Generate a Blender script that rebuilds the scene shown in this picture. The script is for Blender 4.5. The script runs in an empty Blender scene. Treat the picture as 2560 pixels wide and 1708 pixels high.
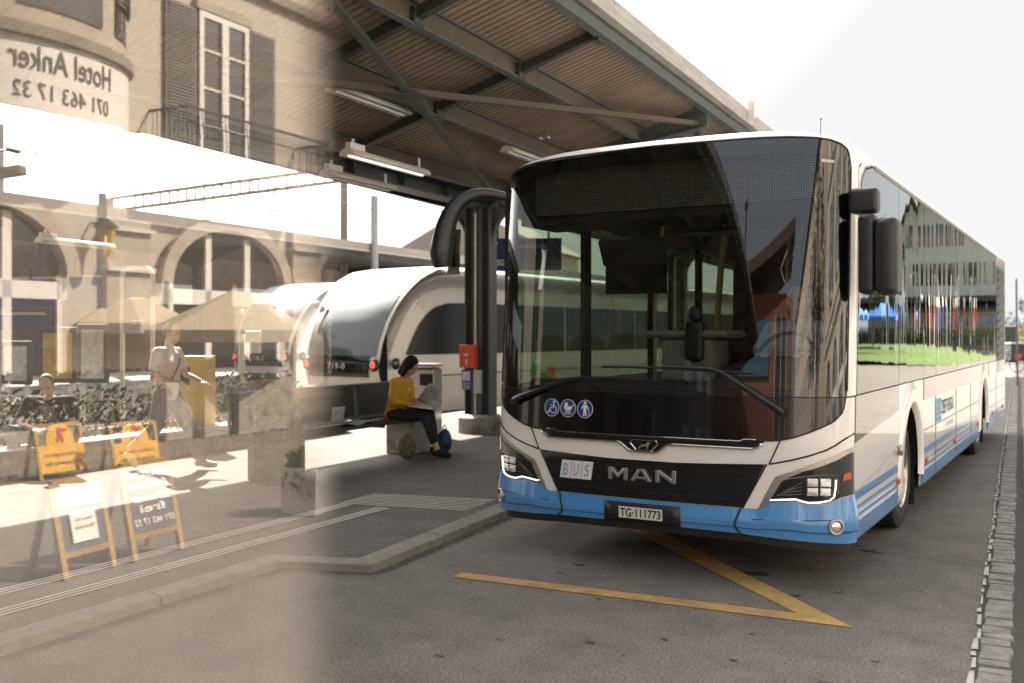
import bpy, bmesh, math, random
from mathutils import Vector, Matrix
R = math.radians
random.seed(7)
sc = bpy.context.scene
COL = sc.collection
# ------------------------------------------------------------------ camera
EYE = 1.65
cam_d = bpy.data.cameras.new('camera'); cam = bpy.data.objects.new('camera', cam_d); COL.objects.link(cam)
cam.location = (0, 0, EYE); cam.rotation_euler = (R(90), 0, 0)
cam_d.sensor_width = 36; cam_d.lens = 2489 / 2560 * 36
cam_d.shift_y = -18 / 2560
cam_d.clip_start = 0.02; cam_d.clip_end = 3000
cam_d.dof.use_dof = True; cam_d.dof.focus_distance = 7.2; cam_d.dof.aperture_fstop = 1.8
sc.camera = cam
# ------------------------------------------------------------------ light
# station frame: local x = across the tracks (q), local y = along the tracks (p)
TH = R(27); ST, CT = math.sin(TH), math.cos(TH)
sun_dir = Vector((-.86 * CT + .60 * ST, .86 * ST + .60 * CT, 1.0)).normalized()
elev = math.asin(sun_dir.z); azim = math.atan2(sun_dir.x, sun_dir.y)
world = bpy.data.worlds.new('World'); sc.world = world; world.use_nodes = True
nt = world.node_tree; nt.nodes.clear()
sky = nt.nodes.new('ShaderNodeTexSky'); sky.sky_type = 'NISHITA'; sky.sun_disc = False
sky.sun_elevation = elev; sky.sun_rotation = azim; sky.dust_density = 4; sky.air_density = 1.0; sky.ozone_density = 1
# thin bright cloud veil over the blue
tc = nt.nodes.new('ShaderNodeTexCoord'); nz = nt.nodes.new('ShaderNodeTexNoise'); nz.inputs['Scale'].default_value = 2.2
nz.inputs['Detail'].default_value = 6
mp = nt.nodes.new('ShaderNodeMapping'); mp.inputs['Scale'].default_value = (1, 1, 3)
cr = nt.nodes.new('ShaderNodeValToRGB'); cr.color_ramp.elements[0].position = .3; cr.color_ramp.elements[0].color = (.93, .93, .93, 1)
cr.color_ramp.elements[1].position = .62; cr.color_ramp.elements[1].color = (.985, .985, .985, 1)
mx = nt.nodes.new('ShaderNodeMixRGB'); mx.inputs['Color2'].default_value = (9.6, 9.3, 9.2, 1)
bg = nt.nodes.new('ShaderNodeBackground'); bg.inputs['Strength'].default_value = .058
wo = nt.nodes.new('ShaderNodeOutputWorld')
L = nt.links.new
L(tc.outputs['Generated'], mp.inputs[0]); L(mp.outputs[0], nz.inputs['Vector']); L(nz.outputs[0], cr.inputs[0])
dp = nt.nodes.new('ShaderNodeVectorMath'); dp.operation = 'DOT_PRODUCT'; nrmz = nt.nodes.new('ShaderNodeVectorMath'); nrmz.operation = 'NORMALIZE'
L(tc.outputs['Generated'], nrmz.inputs[0]); L(nrmz.outputs[0], dp.inputs[0]); dp.inputs[1].default_value = tuple(sun_dir)
mrs = nt.nodes.new('ShaderNodeMapRange'); mrs.interpolation_type = 'SMOOTHSTEP'; mrs.inputs[1].default_value = -.35; mrs.inputs[2].default_value = .62; mrs.inputs[3].default_value = .0; mrs.inputs[4].default_value = 1
L(dp.outputs['Value'], mrs.inputs[0]); cc = nt.nodes.new('ShaderNodeMixRGB'); cc.inputs[1].default_value = (3.9, 4.3, 4.9, 1); cc.inputs[2].default_value = (3.72, 3.72, 3.70, 1)
L(mrs.outputs[0], cc.inputs[0])
mr2 = nt.nodes.new('ShaderNodeMapRange'); mr2.interpolation_type = 'SMOOTHSTEP'; mr2.inputs[1].default_value = .66; mr2.inputs[2].default_value = .93
L(dp.outputs['Value'], mr2.inputs[0]); c3 = nt.nodes.new('ShaderNodeMixRGB'); c3.inputs[2].default_value = (34, 32, 30, 1)
L(mr2.outputs[0], c3.inputs[0]); L(cc.outputs[0], c3.inputs[1]); L(c3.outputs[0], mx.inputs['Color2'])
L(cr.outputs[0], mx.inputs[0]); L(sky.outputs[0], mx.inputs['Color1']); L(mx.outputs[0], bg.inputs[0]); L(bg.outputs[0], wo.inputs[0])
sd = bpy.data.lights.new('sun', 'SUN'); so = bpy.data.objects.new('sun', sd); COL.objects.link(so)
sd.energy = 5.0; sd.angle = R(.55); sd.color = (1, .93, .82)
so.rotation_euler = sun_dir.to_track_quat('Z', 'Y').to_euler(); so.location = (0, 0, 30)
vs = sc.view_settings; vs.view_transform = 'Standard'; vs.look = 'None'; vs.gamma = 1; vs.exposure = 2.1
sc.cycles.max_bounces = 10; sc.cycles.transparent_max_bounces = 24; sc.cycles.glossy_bounces = 5
sc.cycles.use_denoising = True; sc.cycles.caustics_reflective = False; sc.cycles.caustics_refractive = False
sc.cycles.sample_clamp_indirect = 6

# ------------------------------------------------------------------ helpers
def W(q, p, z=0.0): return Vector((p * ST + q * CT, p * CT - q * ST, z))
def PX(u, v, Y): return Vector(((u - 1280) / 2489 * Y, Y, EYE - (v - 836) * Y / 2489))
def PQ(w): return (w[0] * CT - w[1] * ST, w[0] * ST + w[1] * CT)          # world -> (q,p)

_m = {}
def mat(name, col, rough=.5, metal=0., var=.0, vs_=4., bump=0., bs=60., coat=0., spec=.5, emit=None, estr=0., stretch=None, dirt=None):
    if name in _m: return _m[name]
    m = bpy.data.materials.new(name); m.use_nodes = True; n = m.node_tree; b = n.nodes['Principled BSDF']
    b.inputs['Base Color'].default_value = (*col, 1); b.inputs['Roughness'].default_value = rough
    b.inputs['Metallic'].default_value = metal; b.inputs['Coat Weight'].default_value = coat; b.inputs['Coat Roughness'].default_value = .03
    b.inputs['Specular IOR Level'].default_value = spec
    t = n.nodes.new('ShaderNodeTexCoord'); mpn = n.nodes.new('ShaderNodeMapping'); n.links.new(t.outputs['Object'], mpn.inputs[0])
    if stretch: mpn.inputs['Scale'].default_value = stretch
    if var > 0:
        a = n.nodes.new('ShaderNodeTexNoise'); a.inputs['Scale'].default_value = vs_; a.inputs['Detail'].default_value = 8; a.inputs['Roughness'].default_value = .65
        n.links.new(mpn.outputs[0], a.inputs['Vector'])
        mr = n.nodes.new('ShaderNodeMapRange'); mr.inputs[1].default_value = .3; mr.inputs[2].default_value = .7
        mr.inputs[3].default_value = 1 - var; mr.inputs[4].default_value = 1 + var; n.links.new(a.outputs[0], mr.inputs[0])
        h = n.nodes.new('ShaderNodeMixRGB'); h.blend_type = 'MULTIPLY'; h.inputs[0].default_value = 1; h.inputs[1].default_value = (*col, 1)
        n.links.new(mr.outputs[0], h.inputs[2]); last = h.outputs[0]
        if dirt:
            a2 = n.nodes.new('ShaderNodeTexNoise'); a2.inputs['Scale'].default_value = dirt[1]; a2.inputs['Detail'].default_value = 10
            n.links.new(mpn.outputs[0], a2.inputs['Vector'])
            r2 = n.nodes.new('ShaderNodeValToRGB'); r2.color_ramp.elements[0].position = .5; r2.color_ramp.elements[1].position = .68
            n.links.new(a2.outputs[0], r2.inputs[0]); h2 = n.nodes.new('ShaderNodeMixRGB'); h2.inputs[2].default_value = (*dirt[0], 1)
            n.links.new(r2.outputs[0], h2.inputs[0]); n.links.new(last, h2.inputs[1]); last = h2.outputs[0]
        n.links.new(last, b.inputs['Base Color'])
        ro = n.nodes.new('ShaderNodeMapRange'); ro.inputs[3].default_value = max(0, rough - .08); ro.inputs[4].default_value = min(1, rough + .08)
        n.links.new(a.outputs[0], ro.inputs[0]); n.links.new(ro.outputs[0], b.inputs['Roughness'])
    if bump > 0:
        c = n.nodes.new('ShaderNodeTexNoise'); c.inputs['Scale'].default_value = bs; c.inputs['Detail'].default_value = 6
        n.links.new(mpn.outputs[0], c.inputs['Vector']); bm_ = n.nodes.new('ShaderNodeBump'); bm_.inputs['Strength'].default_value = bump
        bm_.inputs['Distance'].default_value = .01; n.links.new(c.outputs[0], bm_.inputs['Height']); n.links.new(bm_.outputs[0], b.inputs['Normal'])
    if emit: b.inputs['Emission Color'].default_value = (*emit, 1); b.inputs['Emission Strength'].default_value = estr
    _m[name] = m; return m

def glassmat(name, tint, refl=.04, f90=1.0, rough=0.0, wav=0.0, flat=None, glcol=(1, 1, 1)):
    if name in _m: return _m[name]
    m = bpy.data.materials.new(name); m.use_nodes = True; n = m.node_tree; n.nodes.clear()
    tr = n.nodes.new('ShaderNodeBsdfTransparent'); tr.inputs[0].default_value = (*tint, 1)
    gl = n.nodes.new('ShaderNodeBsdfGlossy'); gl.inputs['Roughness'].default_value = rough; gl.inputs[0].default_value = (*glcol, 1)
    mixn = n.nodes.new('ShaderNodeMixShader'); o = n.nodes.new('ShaderNodeOutputMaterial')
    if flat is not None: mixn.inputs[0].default_value = flat
    else:
        lw = n.nodes.new('ShaderNodeLayerWeight'); lw.inputs[0].default_value = .5
        pw = n.nodes.new('ShaderNodeMath'); pw.operation = 'POWER'; pw.inputs[1].default_value = 4.2; n.links.new(lw.outputs['Facing'], pw.inputs[0])
        mr = n.nodes.new('ShaderNodeMapRange'); mr.inputs[3].default_value = refl; mr.inputs[4].default_value = f90; n.links.new(pw.outputs[0], mr.inputs[0])
        n.links.new(mr.outputs[0], mixn.inputs[0])
    if wav > 0:
        t = n.nodes.new('ShaderNodeTexCoord'); c = n.nodes.new('ShaderNodeTexNoise'); c.inputs['Scale'].default_value = .9; c.inputs['Detail'].default_value = 1
        n.links.new(t.outputs['Object'], c.inputs['Vector']); bb = n.nodes.new('ShaderNodeBump'); bb.inputs['Strength'].default_value = 1
        bb.inputs['Distance'].default_value = wav; n.links.new(c.outputs[0], bb.inputs['Height']); n.links.new(bb.outputs[0], gl.inputs['Normal'])
    n.links.new(tr.outputs[0], mixn.inputs[1]); n.links.new(gl.outputs[0], mixn.inputs[2]); n.links.new(mixn.outputs[0], o.inputs[0])
    _m[name] = m; return m

class MB:
    def __init__(s): s.v = []; s.f = []
    def add(s, vs, fs):
        k = len(s.v); s.v += [tuple(x) for x in vs]; s.f += [tuple(i + k for i in f) for f in fs]; return s
    def box(s, c, d, rz=0., rx=0., ry=0.):
        M = Matrix.Rotation(rz, 3, 'Z') @ Matrix.Rotation(ry, 3, 'Y') @ Matrix.Rotation(rx, 3, 'X')
        vs = [Vector(c) + M @ Vector((a * d[0] / 2, b * d[1] / 2, e * d[2] / 2)) for a in (-1, 1) for b in (-1, 1) for e in (-1, 1)]
        return s.add(vs, [(0, 1, 3, 2), (4, 6, 7, 5), (0, 4, 5, 1), (2, 3, 7, 6), (0, 2, 6, 4), (1, 5, 7, 3)])
    def b2(s, x0, x1, y0, y1, z0, z1): return s.box(((x0 + x1) / 2, (y0 + y1) / 2, (z0 + z1) / 2), (abs(x1 - x0), abs(y1 - y0), abs(z1 - z0)))
    def beam(s, a, b, w, h, up=(0, 0, 1)):
        a = Vector(a); b = Vector(b); d = (b - a).normalized(); sd_ = d.cross(Vector(up)).normalized(); u = sd_.cross(d)
        vs = []
        for p in (a, b):
            for i, j in ((-1, -1), (1, -1), (1, 1), (-1, 1)): vs.append(p + sd_ * i * w / 2 + u * j * h / 2)
        return s.add(vs, [(0, 3, 2, 1), (4, 5, 6, 7), (0, 1, 5, 4), (1, 2, 6, 5), (2, 3, 7, 6), (3, 0, 4, 7)])
    def ibeam(s, a, b, w, h, t=.014):
        a = Vector(a); b = Vector(b); z = Vector((0, 0, 1))
        s.beam(a + z * (h / 2 - t / 2), b + z * (h / 2 - t / 2), w, t); s.beam(a - z * (h / 2 - t / 2), b - z * (h / 2 - t / 2), w, t)
        return s.beam(a, b, t, h - 2 * t)
    def tube(s, pts, rad, n=10, cap=True, flat=1., side=None):
        pts = [Vector(p) for p in pts]
        if not isinstance(rad, (list, tuple)): rad = [rad] * len(pts)
        k0 = len(s.v); prev = Vector(side) if side else None
        for i, p in enumerate(pts):
            d = (pts[min(i + 1, len(pts) - 1)] - pts[max(i - 1, 0)]).normalized()
            if prev is None: prev = Vector((0, 0, 1)) if abs(d.z) < .9 else Vector((1, 0, 0))
            a = (prev - d * prev.dot(d)).normalized(); b = d.cross(a); prev = a
            r = rad[i]
            for j in range(n):
                t = 2 * math.pi * j / n; s.v.append(tuple(p + a * math.cos(t) * r + b * math.sin(t) * r * flat))
        for i in range(len(pts) - 1):
            for j in range(n):
                a0 = k0 + i * n + j; a1 = k0 + i * n + (j + 1) % n; s.f.append((a0, a1, a1 + n, a0 + n))
        if cap: s.f.append(tuple(k0 + j for j in range(n))[::-1]); s.f.append(tuple(k0 + (len(pts) - 1) * n + j for j in range(n)))
        return s
    def ell(s, c, r, nu=14, nv=9, M=None):
        c = Vector(c); vs = []; fs = []
        for i in range(nv + 1):
            ph = math.pi * i / nv
            for j in range(nu):
                t = 2 * math.pi * j / nu; v = Vector((r[0] * math.sin(ph) * math.cos(t), r[1] * math.sin(ph) * math.sin(t), r[2] * math.cos(ph)))
                vs.append(c + (M @ v if M else v))
        for i in range(nv):
            for j in range(nu):
                a = i * nu + j; b = i * nu + (j + 1) % nu; fs.append((a, a + nu, b + nu, b))
        return s.add(vs, fs)
    def cyl(s, c, r, h, n=20, axis='z', r2=None):
        c = Vector(c); ax = {'x': Vector((1, 0, 0)), 'y': Vector((0, 1, 0)), 'z': Vector((0, 0, 1))}[axis]
        return s.tube([c - ax * h / 2, c + ax * h / 2], [r, r if r2 is None else r2], n)
    def prism(s, poly, fn, t0, t1):
        """poly in 2D; fn(a,b,t)->3D"""
        n = len(poly); vs = [fn(a, b, t0) for a, b in poly] + [fn(a, b, t1) for a, b in poly]
        fs = [tuple(range(n))[::-1], tuple(range(n, 2 * n))] + [(i, (i + 1) % n, (i + 1) % n + n, i + n) for i in range(n)]
        return s.add(vs, fs)
    def grid(s, fn, ns, nt_, closed=False):
        vs = [fn(i / ns, j / nt_) for i in range(ns + 1) for j in range(nt_ + 1)]
        return s.add(vs, [(i * (nt_ + 1) + j, (i + 1) * (nt_ + 1) + j, (i + 1) * (nt_ + 1) + j + 1, i * (nt_ + 1) + j + 1) for i in range(ns) for j in range(nt_)])

def build(name, mb, m, parent=None, smooth=False, bevel=0., remesh=0., solid=0.):
    me = bpy.data.meshes.new(name); me.from_pydata([tuple(v) for v in mb.v], [], mb.f); me.validate()
    bmm = bmesh.new(); bmm.from_mesh(me)
    bmesh.ops.recalc_face_normals(bmm, faces=bmm.faces); bmm.to_mesh(me); bmm.free()
    o = bpy.data.objects.new(name, me); COL.objects.link(o); me.materials.append(m)
    if parent: o.parent = parent
    if remesh:
        r = o.modifiers.new('r', 'REMESH'); r.mode = 'VOXEL'; r.voxel_size = remesh; r.use_smooth_shade = True
        k = o.modifiers.new('s', 'SMOOTH'); k.iterations = 4; k.factor = .5
        bpy.context.view_layer.update(); dg = bpy.context.evaluated_depsgraph_get(); ev = o.evaluated_get(dg)
        nm = bpy.data.meshes.new_from_object(ev); o.modifiers.clear(); o.data = nm
        if not nm.materials: nm.materials.append(m)
        for p in nm.polygons: p.use_smooth = True
        return o
    if solid:
        k = o.modifiers.new('t', 'SOLIDIFY'); k.thickness = solid; k.offset = -1
    if bevel:
        k = o.modifiers.new('b', 'BEVEL'); k.width = bevel; k.segments = 2; k.limit_method = 'ANGLE'; k.angle_limit = R(40)
        for p in me.polygons: p.use_smooth = True
        k2 = o.modifiers.new('w', 'WEIGHTED_NORMAL')
    elif smooth:
        for p in me.polygons: p.use_smooth = True
        if smooth != 'all': me.set_sharp_from_angle(angle=R(35))
    return o
def thing(name, label, cat, loc=(0, 0, 0), rz=0., group=None, kind=None):
    o = bpy.data.objects.new(name, None); COL.objects.link(o); o.location = loc; o.rotation_euler = (0, 0, rz); o.empty_display_size = .2
    return tag(o, label, cat, group, kind)
def tag(o, label=None, cat=None, group=None, kind=None):
    if label: o['label'] = label
    if cat: o['category'] = cat
    if group: o['group'] = group
    if kind: o['kind'] = kind
    return o
def struct(name, mb, m, rz=-TH, **k):
    o = build(name, mb, m, **k); o.rotation_euler = (0, 0, rz); o['kind'] = 'structure'; return o
def dup(root, label=None, loc=None, rz=None):
    def rec(o, par):
        c = o.copy(); COL.objects.link(c); c.parent = par
        for ch in list(o.children): rec(ch, c)
        return c
    r = rec(root, None)
    if label: r['label'] = label
    if loc is not None: r.location = loc
    if rz is not None: r.rotation_euler = (0, 0, rz)
    return r
def text2d(s, size, extr=0.0, align='LEFT', shear=0., bold=0.0):
    cu = bpy.data.curves.new('t', 'FONT'); cu.body = s; cu.size = size; cu.extrude = extr; cu.align_x = align; cu.shear = shear; cu.offset = bold; cu.resolution_u = 3
    o = bpy.data.objects.new('t', cu); COL.objects.link(o); bpy.context.view_layer.update()
    dg = bpy.context.evaluated_depsgraph_get(); me = bpy.data.meshes.new_from_object(o.evaluated_get(dg))
    vs = [tuple(v.co) for v in me.vertices]; fs = [tuple(p.vertices) for p in me.polygons]
    bpy.data.objects.remove(o); bpy.data.meshes.remove(me); bpy.data.curves.remove(cu)
    return vs, fs
def textfit(s, x0, x1, z0, z1, bold=0.0, shear=0.):
    vs, fs = text2d(s, 1.0, bold=bold, shear=shear)
    ax = [v[0] for v in vs]; ay = [v[1] for v in vs]; a0, a1, b0, b1 = min(ax), max(ax), min(ay), max(ay)
    return [((v[0] - a0) / (a1 - a0) * (x1 - x0) + x0, (v[1] - b0) / (b1 - b0) * (z1 - z0) + z0) for v in vs], fs
def lerp(pts, x):
    if x <= pts[0][0]: return pts[0][1]
    for (a, b), (c, d) in zip(pts, pts[1:]):
        if x <= c: return b + (d - b) * (x - a) / max(1e-9, c - a)
    return pts[-1][1]

# ------------------------------------------------------------------ materials
def asphalt_mat(name, base, dark, light, stain=.5):
    m = bpy.data.materials.new(name); m.use_nodes = True; n = m.node_tree; b = n.nodes['Principled BSDF']; b.inputs['Roughness'].default_value = .85
    b.inputs['Specular IOR Level'].default_value = .35
    t = n.nodes.new('ShaderNodeTexCoord')
    def noise(sc_, det, ro=.6):
        a = n.nodes.new('ShaderNodeTexNoise'); a.inputs['Scale'].default_value = sc_; a.inputs['Detail'].default_value = det; a.inputs['Roughness'].default_value = ro
        n.links.new(t.outputs['Object'], a.inputs['Vector']); return a
    def ramp(src, p0, p1, c0=(0, 0, 0, 1), c1=(1, 1, 1, 1)):
        r = n.nodes.new('ShaderNodeValToRGB'); r.color_ramp.elements[0].position = p0; r.color_ramp.elements[1].position = p1
        r.color_ramp.elements[0].color = c0; r.color_ramp.elements[1].color = c1; n.links.new(src, r.inputs[0]); return r.outputs[0]
    def mix(f, a, c, bt='MIX'):
        h = n.nodes.new('ShaderNodeMixRGB'); h.blend_type = bt
        for i, x in ((0, f), (1, a), (2, c)):
            if isinstance(x, (int, float)): h.inputs[i].default_value = x
            elif isinstance(x, tuple): h.inputs[i].default_value = (*x, 1)
            else: n.links.new(x, h.inputs[i])
        return h.outputs[0]
    big = ramp(noise(.35, 6, .7).outputs[0], .3, .7); fine = ramp(noise(85, 3, .7).outputs[0], .42, .62); mid = ramp(noise(3.5, 9, .75).outputs[0], .35, .7)
    c = mix(big, dark, light); c = mix(.5, c, base); c = mix(ramp(noise(85, 3, .7).outputs[0], .35, .65, (.55, .55, .55, 1), (1.5, 1.5, 1.5, 1)), (0, 0, 0), c) if False else c
    f2 = n.nodes.new('ShaderNodeMapRange'); f2.inputs[1].default_value = .36; f2.inputs[2].default_value = .64; f2.inputs[3].default_value = .40; f2.inputs[4].default_value = 1.65
    n.links.new(noise(75, 3, .75).outputs[0], f2.inputs[0]); c = mix(1., c, f2.outputs[0], 'MULTIPLY')
    f3 = n.nodes.new('ShaderNodeMapRange'); f3.inputs[1].default_value = .3; f3.inputs[2].default_value = .7; f3.inputs[3].default_value = .72; f3.inputs[4].default_value = 1.25
    n.links.new(noise(2.2, 10, .75).outputs[0], f3.inputs[0]); c = mix(1., c, f3.outputs[0], 'MULTIPLY')
    # dropped gum and oil spots
    vo = n.nodes.new('ShaderNodeTexVoronoi'); vo.inputs['Scale'].default_value = 1.9; n.links.new(t.outputs['Object'], vo.inputs['Vector'])
    ng = noise(14, 3); ad = n.nodes.new('ShaderNodeMath'); ad.operation = 'MULTIPLY_ADD'; ad.inputs[1].default_value = .10; n.links.new(ng.outputs[0], ad.inputs[0]); n.links.new(vo.outputs['Distance'], ad.inputs[2])
    sp = ramp(ad.outputs[0], .085, .115, (1, 1, 1, 1), (0, 0, 0, 1)); sm = n.nodes.new('ShaderNodeMath'); sm.operation = 'MULTIPLY'; sm.inputs[1].default_value = stain
    n.links.new(sp, sm.inputs[0]); c = mix(sm.outputs[0], c, tuple(x * .3 for x in base))
    v2 = n.nodes.new('ShaderNodeTexVoronoi'); v2.inputs['Scale'].default_value = 5.3; n.links.new(t.outputs['Object'], v2.inputs['Vector'])
    sp2 = ramp(v2.outputs['Distance'], .035, .06, (1, 1, 1, 1), (0, 0, 0, 1)); s3 = n.nodes.new('ShaderNodeMath'); s3.operation = 'MULTIPLY'; s3.inputs[1].default_value = stain * .7
    n.links.new(sp2, s3.inputs[0]); c = mix(s3.outputs[0], c, tuple(min(1, x * 2.2) for x in base) if 'platform' in name else tuple(x * .4 for x in base))
    n.links.new(c, b.inputs['Base Color'])
    bp = n.nodes.new('ShaderNodeBump'); bp.inputs['Strength'].default_value = .6; bp.inputs['Distance'].default_value = .006
    n.links.new(noise(120, 4).outputs[0], bp.inputs['Height']); n.links.new(bp.outputs[0], b.inputs['Normal'])
    _m[name] = m; return m
M_road = asphalt_mat('road_asphalt', (.145, .131, .118), (.11, .10, .09), (.18, .165, .149), .7)
M_plat = asphalt_mat('platform_asphalt', (.10, .088, .08), (.083, .073, .066), (.12, .108, .099), .8)
M_kerb = mat('kerb_granite', (.20, .185, .165), .8, var=.25, vs_=6, bump=.5, bs=90)
M_cob = mat('cobble_stone', (.185, .175, .165), .75, var=.5, vs_=7, bump=1., bs=40)
M_joint = mat('joint_sand', (.05, .045, .04), .95, var=.4, vs_=30, bump=.6)
M_yel = mat('yellow_road_paint', (.42, .27, .085), .75, var=.2, vs_=20, bump=.4, bs=150, dirt=((.24, .17, .08), 5))
M_wln = mat('white_road_paint', (.55, .53, .48), .75, var=.2, vs_=25, bump=.3)
M_steel = mat('green_grey_steel', (.075, .088, .086), .55, var=.25, vs_=5, bump=.15)
M_web = mat('brown_dusty_steel', (.085, .068, .05), .7, var=.2, vs_=4)
M_dark = mat('dark_painted_steel', (.035, .038, .036), .55, var=.2, vs_=4)
M_board = mat('roof_boards', (.22, .165, .118), .8, var=.22, vs_=1.3, bump=.1, dirt=((.20, .15, .11), 2.0))
M_fasc = mat('weathered_zinc', (.36, .33, .30), .55, .2, var=.25, vs_=5, stretch=(1, .4, 4))
M_conc = mat('concrete', (.30, .28, .24), .85, var=.25, vs_=5, bump=.4, bs=40, dirt=((.14, .13, .11), 4))
M_white = mat('white_bus_paint', (.88, .86, .84), .28, coat=.9)
M_wside = mat('white_side_paint', (.88, .86, .84), .28, coat=1.0)
M_blue = mat('blue_bus_paint', (.07, .27, .60), .3, coat=.9)
M_blk = mat('gloss_black_mask', (.006, .006, .007), .12, coat=.6, spec=.4)
M_bpl = mat('black_plastic', (.018, .018, .020), .42, var=.1, vs_=20)
M_rub = mat('tyre_rubber', (.017, .017, .016), .8, var=.3, vs_=12, bump=.3)
M_chr = mat('chrome', (.78, .77, .75), .08, 1.0)
M_alu = mat('brushed_steel', (.50, .48, .45), .32, 1.0, var=.12, vs_=9)
M_ligh = mat('light_grey_paint', (.62, .60, .56), .5, var=.08, vs_=5)
M_wht = mat('clean_white', (.78, .77, .74), .5)
M_gum = mat('seal_black', (.01, .01, .01), .6)
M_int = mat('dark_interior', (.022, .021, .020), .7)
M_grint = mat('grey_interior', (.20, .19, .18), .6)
M_pole = mat('yellow_grab_pole', (.45, .36, .18), .35)
M_drl = mat('running_light', (.9, .9, .9), .3, emit=(1, .97, .9), estr=.5)
M_lens = mat('lamp_lens', (.80, .79, .77), .10, .7, var=.35, vs_=40)
M_amb = mat('amber_lens', (.55, .14, .03), .25)
M_blsg = mat('navy_sign', (.014, .03, .12), .4)
M_sky = mat('sticker_blue', (.012, .055, .24), .35)
M_ltb = mat('logo_light_blue', (.05, .33, .72), .4)
M_txt = mat('black_lettering', (.015, .015, .02), .5)
G_wind = glassmat('windscreen_glass', (.60, .62, .59), .075, 1.0)
G_side = glassmat('tinted_side_glass', (.34, .37, .35), .12, 1.0, wav=.011)
_n = G_side.node_tree; _ns = [x for x in _n.nodes if x.type == 'TEX_NOISE'][0]; _mp = _n.nodes.new('ShaderNodeMapping'); _mp.inputs['Scale'].default_value = (1, 1.5, .35)
_n.links.new(_ns.inputs['Vector'].links[0].from_socket, _mp.inputs[0]); _n.links.new(_mp.outputs[0], _ns.inputs['Vector']); _ns.inputs['Detail'].default_value = 1.8
G_left = glassmat('green_tinted_glass', (.72, .80, .70), .05, .9)
G_pane = glassmat('clear_pane_glass', (.96, .955, .95), flat=.092, glcol=(1, .92, .82), rough=.012)
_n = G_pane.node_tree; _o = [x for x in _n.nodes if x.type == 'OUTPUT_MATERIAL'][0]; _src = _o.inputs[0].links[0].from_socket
_d = _n.nodes.new('ShaderNodeBsdfTranslucent'); _d.inputs[0].default_value = (.9, .82, .74, 1); _mx = _n.nodes.new('ShaderNodeMixShader'); _mx.inputs[0].default_value = .007     # pale veil of glare, mixed into the glass as translucent colour
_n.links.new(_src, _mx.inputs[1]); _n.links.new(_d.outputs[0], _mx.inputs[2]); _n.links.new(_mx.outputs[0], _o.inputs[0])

exec_parts = []
# ================================================================== GROUND
def sheet(x0, x1, y0, y1, z, n=1):
    m = MB(); return m.add([(x0, y0, z), (x1, y0, z), (x1, y1, z), (x0, y1, z)], [(0, 1, 2, 3)])
QE = -10.3    # platform edge towards the tracks
struct('road', sheet(QE + .05, 900, -400, 900, 0), M_road)
M_bal = mat('track_ballast', (.085, .072, .06), .95, var=.5, vs_=14, bump=1., bs=30)
struct('track_bed', sheet(-900, QE, -400, 900, -.62), M_bal)
# platform slab with the saw-tooth kerb line (q,p pairs of the road-side edge)
edge = [(-4.62, -30), (-4.66, 3.36), (-4.65, 5.50), (-4.0, 5.70), (-4.14, 7.9), (-4.45, 10.6), (-4.9, 12.6), (-4.9, 70)]
KW = .20; PZ = .05
inner = []
for i, (q, p) in enumerate(edge):
    a = Vector(edge[max(i - 1, 0)]); b = Vector(edge[min(i + 1, len(edge) - 1)]); c = Vector((q, p))
    d1 = (c - a).normalized() if i else (b - c).normalized(); d2 = (b - c).normalized() if i < len(edge) - 1 else d1
    n1 = Vector((-d1.y, d1.x)); n2 = Vector((-d2.y, d2.x)); nn = (n1 + n2).normalized(); inner.append(c + nn * KW / max(.35, nn.dot(n1)))
m = MB(); vs = []; fs = []
for i, c in enumerate(inner):
    vs += [(c.x, c.y, PZ), (QE + .3, edge[i][1], PZ)]
    if i: k = 2 * i; fs.append((k - 2, k - 1, k + 1, k))
m.add(vs, fs); struct('platform', m, M_plat)
# kerb stones: individual blocks with joints, one run
m = MB(); L_ = 0
for i in range(len(edge) - 1):
    a, b = Vector(edge[i]), Vector(edge[i + 1]); ia, ib = inner[i], inner[i + 1]; ln = (b - a).length; n = max(1, round(ln / 1.05))
    for k in range(n):
        t0 = k / n + (.004 / ln * 1.0 if k else 0); t1 = (k + 1) / n - (.004 / ln if k < n - 1 else 0)
        P = [a.lerp(b, t0), a.lerp(b, t1), ia.lerp(ib, t1), ia.lerp(ib, t0)]; o = (P[0] - P[3]).normalized() * .02
        j = random.uniform(-.002, .002)
        lo = [(P[0].x + o.x, P[0].y + o.y, -.05), (P[1].x + o.x, P[1].y + o.y, -.05), (P[2].x, P[2].y, -.05), (P[3].x, P[3].y, -.05)]
        hi = [(q.x, q.y, PZ + .004 + j) for q in P]
        m.add(lo + hi, [(0, 3, 2, 1), (4, 5, 6, 7), (0, 1, 5, 4), (1, 2, 6, 5), (2, 3, 7, 6), (3, 0, 4, 7)])
struct('kerb', m, M_kerb, bevel=.008)
struct('platform_edge_slab', MB().b2(QE, QE + .298, -30, 70, -.7, PZ + .006), M_conc, bevel=.01)
struct('platform_underside', MB().b2(QE + .3, -5.2, -30, 70, -.3, PZ - .015), M_conc)
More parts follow.
